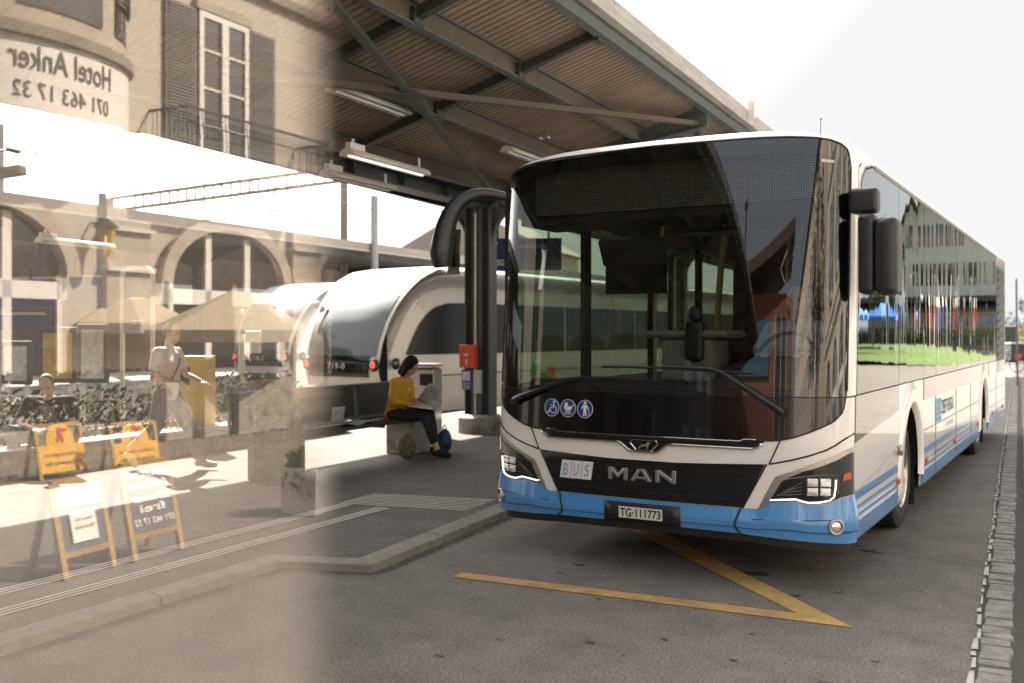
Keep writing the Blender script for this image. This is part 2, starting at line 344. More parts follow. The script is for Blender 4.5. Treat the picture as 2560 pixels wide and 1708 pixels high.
# tactile guide lines
m = MB()
def strip(a, b, w, z):
    a = Vector(a); b = Vector(b); d = (b - a).normalized(); nn = Vector((-d.y, d.x)) * w / 2
    m.add([(a.x - nn.x, a.y - nn.y, z), (b.x - nn.x, b.y - nn.y, z), (b.x + nn.x, b.y + nn.y, z), (a.x + nn.x, a.y + nn.y, z)], [(0, 1, 2, 3)])
for off in (-5.60, -5.19):
    for k in range(3): strip((off + k * .052 - .05, -12), (off + k * .052 - .08, 7.64), .027, PZ + .005)
for k in range(9):
    t = k / 8; strip((-5.74 - .02 * t, 7.66 + .58 * t), (-4.47 - .02 * t, 7.86 + .62 * t), .034, PZ + .005)
struct('tactile_lines', m, M_wln)
# yellow zig-zag marking of the bus stop
m = MB()
def yquad(*p): m.add([(a, b, .004) for a, b in p], [(0, 1, 2, 3)])
yquad((-3.44, 5.98), (-3.43, 5.84), (-.83, 5.85), (-1.17, 6.0))
yquad((-.83, 5.85), (-1.17, 6.0), (-3.21, 8.24), (-2.97, 8.31))
struct('yellow_zigzag_marking', m, M_yel)
# asphalt joints / cracks
m = MB(); pr = None
for a, b in [((-2.5, 5.87 + 2.1), (-1.24, 7.99)), ((-1.24, 7.99), (-.2, 7.81)), ((-4.2, 8.6), (-2.5, 7.97))]:
    a = Vector(a); b = Vector(b); n = 14
    for k in range(n):
        c0 = a.lerp(b, k / n); c1 = a.lerp(b, (k + 1) / n); j0 = random.uniform(-.006, .006) if k else 0; strip((c0.x, c0.y + (pr or 0)), (c1.x, c1.y + j0), .006, .003); pr = j0
struct('asphalt_crack', m, M_joint)
# oil spots and gum with their own outlines
def G0(u, v, z=0.): Y = 2489 * (EYE - z) / (v - 836); return PQ(Vector(((u - 1280) / 2489 * Y, Y, 0)))
g = MB(); rs = random.Random(21)
spots = [(1882, 1434, .10), (1450, 1413, .04), (1390, 1388, .03), (1400, 1433, .025), (1475, 1607, .025), (1660, 1600, .02), (2170, 1378, .045), (2196, 1383, .03), (2145, 1367, .03), (1720, 1452, .02), (1372, 1481, .02), (1495, 1498, .02), (1880, 1586, .015), (1832, 1652, .02), (2190, 1655, .02), (1560, 1640, .012), (2080, 1560, .015), (1250, 1600, .02), (1180, 1500, .02), (1990, 1490, .03), (2300, 1480, .02), (1100, 1640, .03)]
for u, v, r in spots:
    q, p = G0(u, v); n = 14; g.add([(q + r * rs.uniform(.6, 1.1) * math.cos(2 * math.pi * k / n) * 1.4, p + r * rs.uniform(.5, 1.0) * math.sin(2 * math.pi * k / n) * .8, .0035) for k in range(n)], [tuple(range(n))])
struct('oil_stains', g, mat('oil_stain', (.035, .03, .026), .6, var=.4, vs_=30))
g = MB()
for k in range(150):
    t_ = rs.random(); q = -4.0 + .0 - .14 * t_ * 1.0 + .05 + abs(rs.gauss(0, .035)); p = 5.75 + 2.9 * t_; a = rs.uniform(0, 6.3); r = rs.uniform(.006, .02)
    g.add([(q + r * math.cos(a + j * 1.57) * (1, .5)[j % 2], p + r * math.sin(a + j * 1.57) * (1, .5)[j % 2], .005 + .008 * rs.random()) for j in range(4)], [(0, 1, 2, 3)])
o = build('kerb_litter', g, mat('dry_litter', (.10, .075, .04), .9, var=.5, vs_=30)); o.rotation_euler = (0, 0, -TH); tag(o, 'dry leaf litter and grit gathered along the kerb foot', 'litter', kind='stuff')
# cobble gutter on the right
struct('gutter_joint_bed', sheet(-.20, .62, -12, 80, .004), M_joint)
m = MB(); rng = random.Random(3)
for col, (qa, qb) in enumerate([(-.185, -.03), (.045, .165), (.175, .29), (.30, .42), (.43, .55)]):
    y = -6.
    while y < 45:
        h = rng.uniform(.09, .17) if col == 0 else rng.uniform(.07, .12); g = .008; z = rng.uniform(.010, .02); j = rng.uniform(-.008, .008)
        x0, x1, y0, y1 = qa + j, qb + j, y + g, y + h; i = .009
        q = lambda: rng.uniform(-.004, .004)
        m.add([(x0 + q(), y0 + q(), .0), (x1 + q(), y0 + q(), .0), (x1 + q(), y1 + q(), .0), (x0 + q(), y1 + q(), .0), (x0 + i, y0 + i, z + q() / 2), (x1 - i, y0 + i, z + q() / 2), (x1 - i, y1 - i, z + q() / 2), (x0 + i, y1 - i, z + q() / 2)],
              [(4, 5, 6, 7), (0, 1, 5, 4), (1, 2, 6, 5), (2, 3, 7, 6), (3, 0, 4, 7)])
        y += h
struct('cobblestone_gutter', m, M_cob)
m = MB(); y = -6
while y < 40:
    h = rng.uniform(.05, .3); w = rng.uniform(.012, .035); x = -.205 + rng.uniform(-.01, .01)
    m.add([(x - w / 2, y, .009), (x + w / 2, y + .01, .009), (x + w / 3, y + h, .009), (x - w / 3, y + h - .01, .009)], [(0, 1, 2, 3)]); y += h + rng.uniform(0, .12)
struct('mortar_line', m, mat('pale_mortar', (.42, .40, .36), .9, var=.3, vs_=20))

# ================================================================== BUS
BW = 1.34; BL = 12.1
BA = R(30.65); BSA, BCA = math.sin(BA), math.cos(BA)
BX0, BY0 = 2.066 - BW * BCA, 6.22 + BW * BSA
def B2W(x, y, z): return Vector((BX0 + x * BCA + y * BSA, BY0 - x * BSA + y * BCA, z))
def W2B(w): dx, dy = w[0] - BX0, w[1] - BY0; return Vector((dx * BCA - dy * BSA, dx * BSA + dy * BCA, w[2]))
bus = thing('city_bus', 'large white and blue city bus with black windscreen, stopped at the platform', 'bus', (BX0, BY0, 0), -BA)
def plan(x):
    t = min(abs(x) / BW, 1); return .24 * (1 - math.sqrt(max(0, 1 - t ** 5))) + .09 * t * t
def lean(z): return .078 * (z - .95) if z > .95 else .03 * (.95 - z)
def FS(x, z, off=0.):
    y = plan(x) + lean(z); e = 1e-3
    if off:
        xx = max(-BW + 2e-3, min(BW - 2e-3, x)); dx = (plan(xx + e) - plan(xx - e)) / (2 * e); nrm = Vector((dx, -1, .0)).normalized()
        return Vector((x, y, z)) + nrm * off
    return Vector((x, y, z))
def xs(t, x0, x1):   # denser samples near the rounded corners
    return x0 + (x1 - x0) * t
def XL(x0, x1, n):
    f = lambda x: math.copysign(1 - (1 - min(1, abs(x) / BW)) ** .42, x) if x else 0
    g = lambda u: math.copysign(BW * (1 - (1 - abs(u)) ** (1 / .42)), u) if u else 0
    a, b = f(x0), f(x1); r = [g(a + (b - a) * i / n) for i in range(n + 1)]; r[0] = x0; r[-1] = x1; return r
def panel(name, x0, x1, lo, hi, off, m, nx=40, nz=6, thick=0., parent=bus, offf=None, smooth='all'):
    """patch of the front surface between two curves z=lo(x), z=hi(x)"""
    X = XL(x0, x1, nx)
    def P(i, j):
        x = X[i]; t = j / nz; z = lo(x) + (hi(x) - lo(x)) * t
        return FS(x, z, off + (offf(t) if offf else 0))
    mb = MB(); vs = [P(i, j) for i in range(nx + 1) for j in range(nz + 1)]
    mb.add(vs, [(i * (nz + 1) + j, (i + 1) * (nz + 1) + j, (i + 1) * (nz + 1) + j + 1, i * (nz + 1) + j + 1) for i in range(nx) for j in range(nz)])
    o = build(name, mb, m, parent, smooth=smooth)
    if thick: k = o.modifiers.new('t', 'SOLIDIFY'); k.thickness = thick; k.offset = 0
    return o
def onf(pts, off): return [FS(x, z, off) for x, z in pts]
def fpoly(mb, pts, off, thick=.004):
    """flat polygon laid on the front surface with a small thickness"""
    n = len(pts); vs = [FS(x, z, off) for x, z in pts] + [FS(x, z, off - thick) for x, z in pts]
    mb.add(vs, [tuple(range(n)), tuple(range(n, 2 * n))[::-1]] + [(i, (i + 1) % n, (i + 1) % n + n, i + n) for i in range(n)])
def ftext(mb, s, x0, x1, z0, z1, off, **k):
    vs, fs = textfit(s, x0, x1, z0, z1, **k); mb.add([FS(a, b, off) for a, b in vs], fs)
GXE = 1.305
GLO = [(0, .938), (.34, .933), (.60, .945), (.87, .958), (.93, .962), (1.02, .985), (1.1, 1.016), (1.18, 1.052), (1.243, 1.09), (1.284, 1.142), (1.296, 1.19), (1.305, 1.28)]
GHI = [(0, 2.975), (.75, 2.965), (.95, 2.957), (1.12, 2.942), (1.2, 2.925), (1.254, 2.90), (1.285, 2.868), (1.298, 2.83), (1.305, 2.76)]
glo = lambda x: lerp(GLO, abs(x)); ghi = lambda x: lerp(GHI, abs(x))
WL = [(0, .775), (.26, .775), (.85, .799)]       # lower edge of the white nose band
wl = lambda x: lerp(WL, abs(x))
rimz = lambda x: 2.97 - .0 if abs(x) < 1.0 else 2.97 - .17 * ((abs(x) - 1.0) / .34) ** 2.2
# --- front shell
nose = panel('front_panel', -BW, BW, lambda x: .50, lambda x: glo(x) if abs(x) < GXE else 1.28, 0, M_white, nx=70, nz=8)
for s in (-1, 1):
    a, b = (GXE, BW) if s > 0 else (-BW, -GXE)
    panel('corner_post', a, b, lambda x: 1.279, lambda x: 2.74, 0.0, M_white, nx=6, nz=20)
    for z in (1.243, 2.47):
        g = MB(); g.tube([FS(s * x, z, .001) for x in (1.306, 1.32, 1.335, 1.34)] + [Vector((s * 1.341, .345 + lean(z), z))], .0045, 6); build('panel_gap', g, M_gum, bus)
# windscreen (see-through above the seam), black mask below
ws = panel('windscreen', -GXE, GXE, lambda x: max(1.243, glo(x)), lambda x: ghi(x), .004, G_wind, nx=70, nz=26)
ws['label'] = 'wide curved windscreen with reflections'
mask = panel('black_mask', -1.300, 1.300, lambda x: glo(x), lambda x: max(1.237, glo(x)), .004, M_blk, nx=60, nz=6)
g = MB(); g.tube([FS(x, 1.240, .004) for x in XL(-1.30, 1.30, 50)], .0035, 6); build('glass_seam', g, M_gum, bus)
# black ceramic border behind the glass
fr = panel('glass_border', -1.298, 1.298, lambda x: max(ghi(x) - .10 - (.0 if abs(x) < 1.0 else .0), 1.26), lambda x: ghi(x) - .004, -.006, M_blk, nx=50, nz=3)
for s in (-1, 1):
    a, b = (1.235, 1.300) if s > 0 else (-1.300, -1.235)
    panel('glass_border', a, b, lambda x: 1.245, lambda x: ghi(x) - .004, -.007, M_blk, nx=6, nz=14)
    # rubber seal round the glass
seal = MB(); seal.tube([FS(x, glo(x) - .003, .002) for x in XL(-1.303, 1.303, 70)], .006, 6)
for s in (-1, 1): seal.tube([FS(s * 1.307, z, .002) for z in [1.28 + i * (2.76 - 1.28) / 20 for i in range(21)]], .007, 6)
seal.tube([FS(x, ghi(x) + .004, .002) for x in XL(-1.305, 1.305, 70)], .007, 6)
build('windscreen_seal', seal, M_gum, bus)
# --- nose details
def mirror2(fn):
    for s in (-1, 1): fn(s)
gx = lambda z: .673 + (.824 - .673) * (z - .502) / (.79 - .502)
X = [-1 + 2 * i / 30 for i in range(31)]
m_ = MB(); vs = []; nz = 5
for i, t in enumerate(X):
    for j in range(nz + 1):
        u = j / nz; zt = .503 + (.786 - .503) * u; xx = t * (gx(zt) + .012); z = .503 + (wl(xx) - .503) * u
        vs.append(FS(xx, z, .006 if 0 < j < nz else .003))
m_.add(vs, [(i * (nz + 1) + j, (i + 1) * (nz + 1) + j, (i + 1) * (nz + 1) + j + 1, i * (nz + 1) + j + 1) for i in range(30) for j in range(nz)])
build('radiator_panel', m_, M_blk, bus, smooth='all')
g = MB(); g.tube([FS(-.60 + 1.2 * i / 20, .555, .008) for i in range(21)], .004, 6); g.tube([FS(-.70 + 1.4 * i / 20, .735, .008) for i in range(21)], .003, 6); build('grille_rib', g, M_gum, bus)
def slits(s):
    g = MB(); g.tube([FS(s * (gx(z) + .016), z, .004) for z in (.50, .56, .62, .68, .74, .80)], .006, 6)
    g.tube([FS(s * (.86 + .07 * i / 5), .80 + (.955 - .80) * i / 5, .001) for i in range(6)], .005, 6)
    g.tube([FS(s * x, z, .001) for x, z in ((.86, .80), (1.0, .832), (1.1, .862), (1.2, .90), (1.25, .93), (1.28, .955), (1.31, .978), (1.338, 1.0), (1.3399, 1.003))], .006, 6)
    build('panel_gap', g, M_gum, bus)
    # grey trim, black housing, lamps
    T = [(.789, .503), (.896, .718), (1.022, .768), (1.144, .819), (1.26, .872), (1.338, .918)]; Bt = [(.789, .500), (.863, .548), (1.021, .566), (1.097, .546), (1.207, .556), (1.27, .588), (1.338, .608)]
    a, b = (.789, 1.338) if s > 0 else (-1.338, -.789)
    panel('headlight_trim', a, b, lambda x: lerp(Bt, abs(x)) - .004, lambda x: lerp(T, abs(x)), .004, M_alu, nx=40, nz=4)
    T2 = [(.863, .562), (.945, .702), (1.071, .762), (1.144, .783), (1.26, .835), (1.338, .885)]
    a, b = (.863, 1.336) if s > 0 else (-1.336, -.863)
    h = panel('headlight_housing', a, b, lambda x: lerp(Bt, abs(x)) + .004, lambda x: lerp(T2, abs(x)), .009, M_blk, nx=40, nz=5)
    hl = MB()
    for cx_, cz_, w_, h_ in ((1.085 + .036, .692, .070, .054), (1.085 + .109, .692, .070, .054), (1.085 + .036, .632, .070, .052), (1.085 + .107, .632, .068, .050)):
        c = FS(s * cx_, cz_, .012); hl.box(c, (w_, .012, h_), rz=math.atan2(plan(cx_ + .01) - plan(cx_ - .01), .02) * s)
    build('headlight', hl, M_lens, h, bevel=.008)
    hv = MB()
    for k in range(4): hv.tube([FS(s * (.91 + .02 * k), .60 + .012 * k, .012), FS(s * 1.06, .615 + .025 * k, .012)], .002, 5)
    hv.tube([FS(s * x, z, .012) for x, z in ((.905, .69), (1.0, .716), (1.15, .738), (1.255, .742), (1.262, .62))], .003, 5)
    build('reflector_fin', hv, M_alu, h)
    dr = MB(); dr.tube([FS(s * x, z, .013) for x, z in ((.866, .566), (.95, .574), (1.022, .580), (1.06, .568), (1.1, .560), (1.16, .564), (1.215, .576), (1.24, .60), (1.248, .66), (1.25, .71))], .0052, 8); build('running_light', dr, M_drl, h, smooth='all')
    am = MB(); fpoly(am, [(s * x, z) for x, z in ((1.285, .70), (1.325, .715), (1.322, .76), (1.29, .745))], .014); build('indicator', am, M_amb, h)
    # fog lamp
    c = FS(s * 1.242, .408, .032); rz = s * math.atan2(plan(1.25) - plan(1.23), .02)
    f = MB(); n_ = Matrix.Rotation(rz, 3, 'Z')
    pts = [c + n_ @ Vector((math.cos(t) * .046, -.004, math.sin(t) * .046)) for t in [2 * math.pi * i / 24 for i in range(25)]]
    f.tube(pts, .008, 6, cap=False); fo = build('fog_lamp', f, M_alu, bus, smooth='all')
    f = MB(); f.ell(c + n_ @ Vector((0, .006, 0)), (.042, .016, .042), M=n_); build('fog_lens', f, M_lens, fo, smooth='all')
mirror2(slits)
# chrome bar and emblem
def barz(x):
    x = abs(x); return .897 if x > .20 else (.836 if x < .08 else .836 + (.897 - .836) * (.5 - .5 * math.cos(math.pi * (x - .08) / .12)))
cb = panel('nose_trim', -.83, .83, lambda x: barz(x) if abs(x) < .79 else barz(x) + (abs(x) - .79) * 1.2, lambda x: glo(x) - .008, .006, M_blk, nx=80, nz=3)
c2 = MB(); c2.tube([FS(x, barz(x) + (max(0, abs(x) - .76)) * .6, .012) for x in [-.82 + 1.64 * i / 100 for i in range(101)]], .009, 8, flat=.7); build('chrome_strip', c2, M_chr, bus, smooth='all')
c2 = MB(); c2.tube([FS(x, .945 + .014 * (abs(x) > .7), .012) for x in [-.78 + 1.56 * i / 60 for i in range(61)]], .0035, 6); build('chrome_strip', c2, M_chr, bus, smooth='all')
em = MB(); hexp = [(-.095, .895), (-.075, .918), (.095, .918), (.112, .895), (.065, .848), (-.05, .848), (-.095, .895)]
em.tube([FS(x, z, .016) for x, z in hexp], .006, 6); e0 = build('emblem_frame', em, M_chr, bus)
em = MB()
lion = [(-.042, .859), (-.032, .866), (-.012, .886), (.010, .889), (.022, .892), (.034, .905), (.046, .908), (.056, .900), (.052, .893), (.044, .888), (.042, .876), (.036, .858), (.026, .858), (.028, .872), (.018, .878), (.004, .874), (-.008, .874), (-.018, .866), (-.022, .857), (-.034, .857)]
fpoly(em, lion, .018, .006); build('lion_emblem', em, M_chr, e0)
# bumper
btop = lambda x: .498 if abs(x) < .789 else lerp([(.789, .498), (.863, .546), (1.021, .564), (1.097, .544), (1.207, .554), (1.27, .586), (1.34, .606)], abs(x))
bbot = lambda x: lerp([(0, .342), (.66, .334), (.68, .332), (1.34, .292)], abs(x))
def lip(t): return .0 + (.030 if .28 < t < .50 else (.012 if t <= .28 else .030 * (1 - t) / .5))
panel('front_bumper', -BW, BW, bbot, btop, .002, M_blue, nx=80, nz=14, offf=lip, smooth=True)
panel('bumper_underside', -BW, BW, lambda x: bbot(x) - .06, bbot, -.03, M_bpl, nx=40, nz=2)
def bslit(s):
    g = MB(); g.tube([FS(s * x, z, .006 + lip((z - .334) / .165)) for x, z in ((.675, .498), (.655, .44), (.640, .395), (.652, .36), (.678, .334))], .007, 6); build('panel_gap', g, M_gum, bus)
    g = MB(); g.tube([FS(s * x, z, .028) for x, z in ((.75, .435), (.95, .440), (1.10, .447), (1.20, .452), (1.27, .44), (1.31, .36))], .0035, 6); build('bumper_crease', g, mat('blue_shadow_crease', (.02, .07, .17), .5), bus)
mirror2(bslit)
pr_ = panel('plate_recess', -.292, .272, lambda x: .340, lambda x: .479, .0345, M_bpl, nx=8, nz=2, thick=.006)
pl = MB(); fpoly(pl, [(-.176, .371), (.146, .371), (.146, .449), (-.176, .449)], .046, .006); p_ = build('number_plate', pl, mat('plate_cream', (.72, .70, .62), .45), bus)
g = MB(); ftext(g, 'TG·111773', -.165, .135, .380, .440, .0475, bold=.02); build('plate_lettering', g, M_txt, p_)
# BUS tiles
tl = MB(); g = MB(); sh = .022
for k, ch in enumerate('BUS'):
    x = -.668 + k * .0875; fpoly(tl, [(x, .609), (x + .083, .609), (x + .083 + sh, .739), (x + sh, .739)], .013, .004)
    vs, fs = textfit(ch, x + .022, x + .060, .630, .716); g.add([FS(a + (b - .609) / .13 * sh, b, .0145) for a, b in vs], fs)
t_ = build('bus_sign_tile', tl, M_wht, bus); build('bus_lettering', g, M_ltb, t_)
# chrome letters M A N
g = MB()
def letter(polys, x0, x1):
    for P in polys: fpoly(g, [(x0 + a * (x1 - x0), .631 + b * .088) for a, b in P], .026, .018)
letter([[(0, 0), (.2, 0), (.2, 1), (0, 1)], [(.8, 0), (1, 0), (1, 1), (.8, 1)], [(.2, 1), (.2, .62), (.5, .12), (.5, .45)], [(.8, 1), (.5, .45), (.5, .12), (.8, .62)]], -.265, -.116)
letter([[(0, 0), (.2, 0), (.56, 1), (.38, 1)], [(.8, 0), (1, 0), (.64, 1), (.46, 1)], [(.2, .18), (.8, .18), (.74, .38), (.27, .38)]], -.094, .062)
letter([[(0, 0), (.2, 0), (.2, 1), (0, 1)], [(.8, 0), (1, 0), (1, 1), (.8, 1)], [(.2, 1), (.2, .66), (.8, 0), (.8, .34)]], .091, .240)
build('chrome_lettering', g, M_chr, bus, bevel=.003)
# round stickers
for cx_, kind in ((-.742, 'wheel'), (-.602, 'pram'), (-.461, 'cane')):
    cz_ = 1.113; d = MB(); w = MB()
    circ = lambda r, n=28: [(cx_ + math.cos(2 * math.pi * i / n) * r, cz_ + math.sin(2 * math.pi * i / n) * r) for i in range(n)]
    fpoly(d, circ(.066), .009, .003); o_ = build('round_sticker', d, M_sky, bus)
    w.tube([FS(a, b, .0095) for a, b in circ(.063) + circ(.063)[:1]], .0022, 5, cap=False)
    P = lambda pts: fpoly(w, [(cx_ + a, cz_ + b) for a, b in pts], .0105, .001)
    def disc(x, z, r, n=14): P([(x + math.cos(2 * math.pi * i / n) * r, z + math.sin(2 * math.pi * i / n) * r) for i in range(n)])
    def line(pts, r=.0035): w.tube([FS(cx_ + a, cz_ + b, .0105) for a, b in pts], r, 5)
    if kind == 'wheel':
        disc(.018, .042, .010); line([(.016, .028), (.014, 0), (-.012, -.002), (-.026, -.036), (-.04, -.034)], .004); line([(.014, .018), (-.014, .016)], .003)
        line([(.016 + .024 * math.cos(t), -.014 + .026 * math.sin(t)) for t in [1.4 - i * .42 for i in range(11)]], .003)
    elif kind == 'pram':
        P([(-.034, .014), (.034, .014), (.030, -.004), (.018, -.014), (-.018, -.014), (-.030, -.004)]); P([(-.034, .014), (-.032, .030), (-.018, .042), (-.004, .040), (0, .014)]); line([(.034, .014), (.046, .026)], .003)
        for x in (-.016, .016): line([(x + .011 * math.cos(t), -.034 + .011 * math.sin(t)) for t in [i * .7 for i in range(10)]], .0022)
        line([(-.014, -.014), (.012, -.03)], .002); line([(.014, -.014), (-.012, -.03)], .002)
    else:
        disc(0, .044, .011); P([(-.015, .030), (.015, .030), (.030, .004), (.024, 0), (.012, .014), (.012, -.012), (.014, -.050), (.004, -.050), (0, -.016), (-.004, -.050), (-.014, -.050), (-.012, -.012), (-.012, .014), (-.024, 0), (-.030, .004)])
        line([(.030, .0), (.036, -.048)], .0018)
    build('sticker_symbol', w, M_wht, o_)
lb = MB(); fpoly(lb, [(1.143, 2.785), (1.217, 2.775), (1.217, 2.795), (1.143, 2.805)], .008, .001); build('small_label', lb, M_ligh, bus)
# wipers
def wiper(arm, blade, s):
    g = MB(); P_ = [FS(x, z, .035 + .02 * (i in (1, 2))) for i, (x, z) in enumerate(arm)]
    g.cyl(FS(*arm[0], .03), .03, .05, axis='y'); g.tube(P_, [.026, .024, .013, .011] + [.009] * (len(arm) - 4), 8)
    o = build('wiper', g, M_bpl, bus, smooth=True)
    b_ = MB(); b_.tube([FS(x, z, .022) for x, z in blade], .008, 6); b_.tube([FS(x, z, .034) for x, z in blade[1:-1]], .006, 6); build('wiper_blade', b_, M_gum, o)
wiper([(.951, 1.139), (.863, 1.199), (.549, 1.400), (.47, 1.420), (.256, 1.425), (.139, 1.430)], [(-.33, 1.418), (-.2, 1.420), (.139, 1.418), (.5, 1.405), (.745, 1.392)], 1)
wiper([(-1.085, 1.152), (-1.01, 1.182), (-.586, 1.325), (-.50, 1.338), (-.35, 1.342), (-.20, 1.343)], [(-.95, 1.25), (-.7, 1.30), (-.20, 1.333), (-.0, 1.332), (.06, 1.33)], -1)
# --- roof front cap + roof
def zro(x): t = min(1, abs(x) / BW); return 2.85 + .23 * (1 - t ** 4.5) ** .55
def capf(a, b):
    x = XL(-BW, BW, 60)[round(a * 60)]; z0 = ghi(x) + .004 if abs(x) < GXE else 2.74; P0 = FS(x, z0, 0); y1 = 1.35; z1 = zro(x) if abs(x) < BW else 2.85
    e = b; y = P0.y + (y1 - P0.y) * (e ** 1.6); z = z0 + (z1 - z0) * math.sin(e * math.pi / 2) ** .6 + .012 * math.sin(e * math.pi) * (1 - (abs(x) / BW) ** 4)
    return Vector((x, y, z))
g = MB(); g.grid(capf, 60, 16); build('roof_cap', g, M_white, bus, smooth='all')
g = MB(); g.grid(lambda a, b: Vector((XL(-BW, BW, 50)[round(a * 50)], 1.35 + (BL - 1.35) * b, zro(XL(-BW, BW, 50)[round(a * 50)]) if 0 < a < 1 else 2.85)), 50, 8); build('roof', g, M_white, bus, smooth='all')
g = MB(); g.b2(.1, .95, 8.9, 10.6, 2.98, 3.17); g.b2(.5, 1.05, 10.7, 11.3, 2.95, 3.10); build('roof_unit', g, M_ligh, bus, bevel=.04)
g = MB(); g.b2(.75, 1.0, 11.5, 11.8, 2.9, 3.08); build('roof_vent', g, M_bpl, bus, bevel=.02)
ax = W2B(PX(2049, 328, 8.2)); g = MB(); g.tube([Vector((ax.x, ax.y, 3.0)), Vector((ax.x + .01, ax.y, 3.42))], .0028, 6); g.ell((ax.x + .01, ax.y, 3.42), (.006, .006, .012)); build('antenna', g, M_gum, bus)
# --- side walls
def arch_pts(cy, r, n=16, zc=.50): return [(cy + r * math.cos(math.pi - math.pi * i / n), zc + r * math.sin(math.pi - math.pi * i / n) * 1.12) for i in range(n + 1)]
FA, RA = 2.62, 8.63; AR = .50
SK = .29
def side_wall(s, ztop, name):
    # polygon strips along y with arch cut-outs
    ys = [.30, .6, 1.0, 1.5, 1.9, FA - AR]; g = MB(); x = s * BW
    def low(y):
        for c in (FA, RA):
            if abs(y - c) < AR: return max(SK, .50 + 1.12 * math.sqrt(max(0, AR * AR - (y - c) ** 2)))
        if y < 1.1: return SK + .0
        return SK
    Y = [.30]; y = .30
    extra = []
    for c in (FA, RA): extra += [c - AR * math.cos(math.pi * i / 24) for i in range(25)]
    Y = sorted(set([.30 + i * .4 for i in range(30)] + [BL, FA - AR - .001, FA + AR + .001, RA - AR - .001, RA + AR + .001] + extra)); Y = [v for v in Y if v <= BL]
    vs = []
    for y in Y:
        zz = low(y); yy = y + (0)
        for j in range(5):
            z = zz + (ztop - zz) * j / 4; inn = .02 * max(0, (.5 - z) / .21); vs.append((x - s * inn, y if y > .31 else .335 + lean(z), z))
    g.add(vs, [(i * 5 + j, i * 5 + 5 + j, i * 5 + 6 + j, i * 5 + 1 + j) for i in range(len(Y) - 1) for j in range(4)])
    return build(name, g, M_wside, bus, smooth='all')
side_wall(1, 1.25, 'side_panel'); side_wall(-1, 1.25, 'side_panel')
# window band (right-hand flank in the picture) as separate panes between pillars
def flat_poly(name, pts, x, m, par=bus, th=.004, s=1):
    g = MB(); g.prism(pts, lambda a, b, t: Vector((x + s * t, a, b)), 0, th); return build(name, g, m, par)
XS = BW + .003
# dark lower glass strip with the sloping front
def dark(x, s):
    flat_poly('dark_side_strip', [(.36, .94), (.375, 1.243), (FA - .62, 1.243), (FA - .62, 1.052), (1.9, 1.040)], x, M_bside, s=s, th=.003)
    flat_poly('dark_side_strip', [(FA + .66, 1.054), (FA + .66, 1.243), (RA - .60, 1.243), (RA - .60, 1.054)], x, M_bside, s=s, th=.003)
    flat_poly('dark_side_strip', [(RA + .64, 1.054), (RA + .64, 1.243), (10.43, 1.243), (10.43, 1.054)], x, M_bside, s=s, th=.003)
M_bside = mat('dark_glossy_strip', (.012, .012, .013), .06, coat=1., spec=.6)
dark(BW + .001, 1)
pill = [.40, 1.98, 3.27, 4.04, 5.61, 7.05, 8.01, 9.48, 10.43]
for k in range(len(pill) - 1):
    y0, y1 = pill[k] + .006, pill[k + 1] - .006; z0 = 1.253
    if k == 0:
        pts = [(.40, z0), (y1, z0), (y1, 2.818), (1.1, 2.832), (.90, 2.818), (.70, 2.775), (.58, 2.70), (.51, 2.55)]
    else: pts = [(y0, z0), (y1, z0), (y1, 2.815), (y0, 2.815)]
    g = MB(); g.prism(pts, lambda a, b, t: Vector((BW + t, a, b)), -.002, .004); build('side_window', g, G_side, bus)
for k, y in enumerate(pill[1:]): 
    g = MB(); g.b2(BW - .05, BW - .006, y - .05, y + .05, 1.24, 2.83); build('window_pillar', g, M_gum, bus)
g = MB(); g.prism([(.37, 1.24), (.44, 1.24), (.60, 2.78), (.50, 2.75)], lambda a, b, t: Vector((BW - .012 - t, a, b)), 0, .03); build('window_pillar', g, M_gum, bus)
g = MB(); g.b2(BW - .02, BW + .008, 1.0, 10.45, 2.818, 2.846); g.tube([(BW + .002, .49, 2.3), (BW + .002, .505, 2.57), (BW + .002, .57, 2.71), (BW + .002, .69, 2.79), (BW + .002, .90, 2.832), (BW + .002, 1.05, 2.838)], .007, 6); build('window_top_trim', g, mat('dull_gold_trim', (.20, .17, .12), .4), bus)
# white surround in front of the driver window
flat_poly('side_corner_panel', [(.345, 1.25), (.395, 1.25), (.50, 2.5), (.57, 2.70), (.69, 2.785), (.90, 2.83), (1.34, 2.84), (1.34, 2.855), (.9, 2.85), (.62, 2.82), (.49, 2.76)], BW - .003, M_white)
g = MB(); g.b2(BW - .03, BW, 10.44, BL, 1.05, 2.852); build('engine_side', g, M_wside, bus)
g = MB(); g.b2(BW + .0005, BW + .006, 10.46, 11.86, 1.24, 2.70); gb = build('engine_grille', g, M_bpl, bus)
g = MB()
for k in range(11): g.box((BW + .008, 11.2, 1.32 + k * .128), (.012, 1.05, .07), ry=.3)
build('louvre', g, M_bpl, gb)
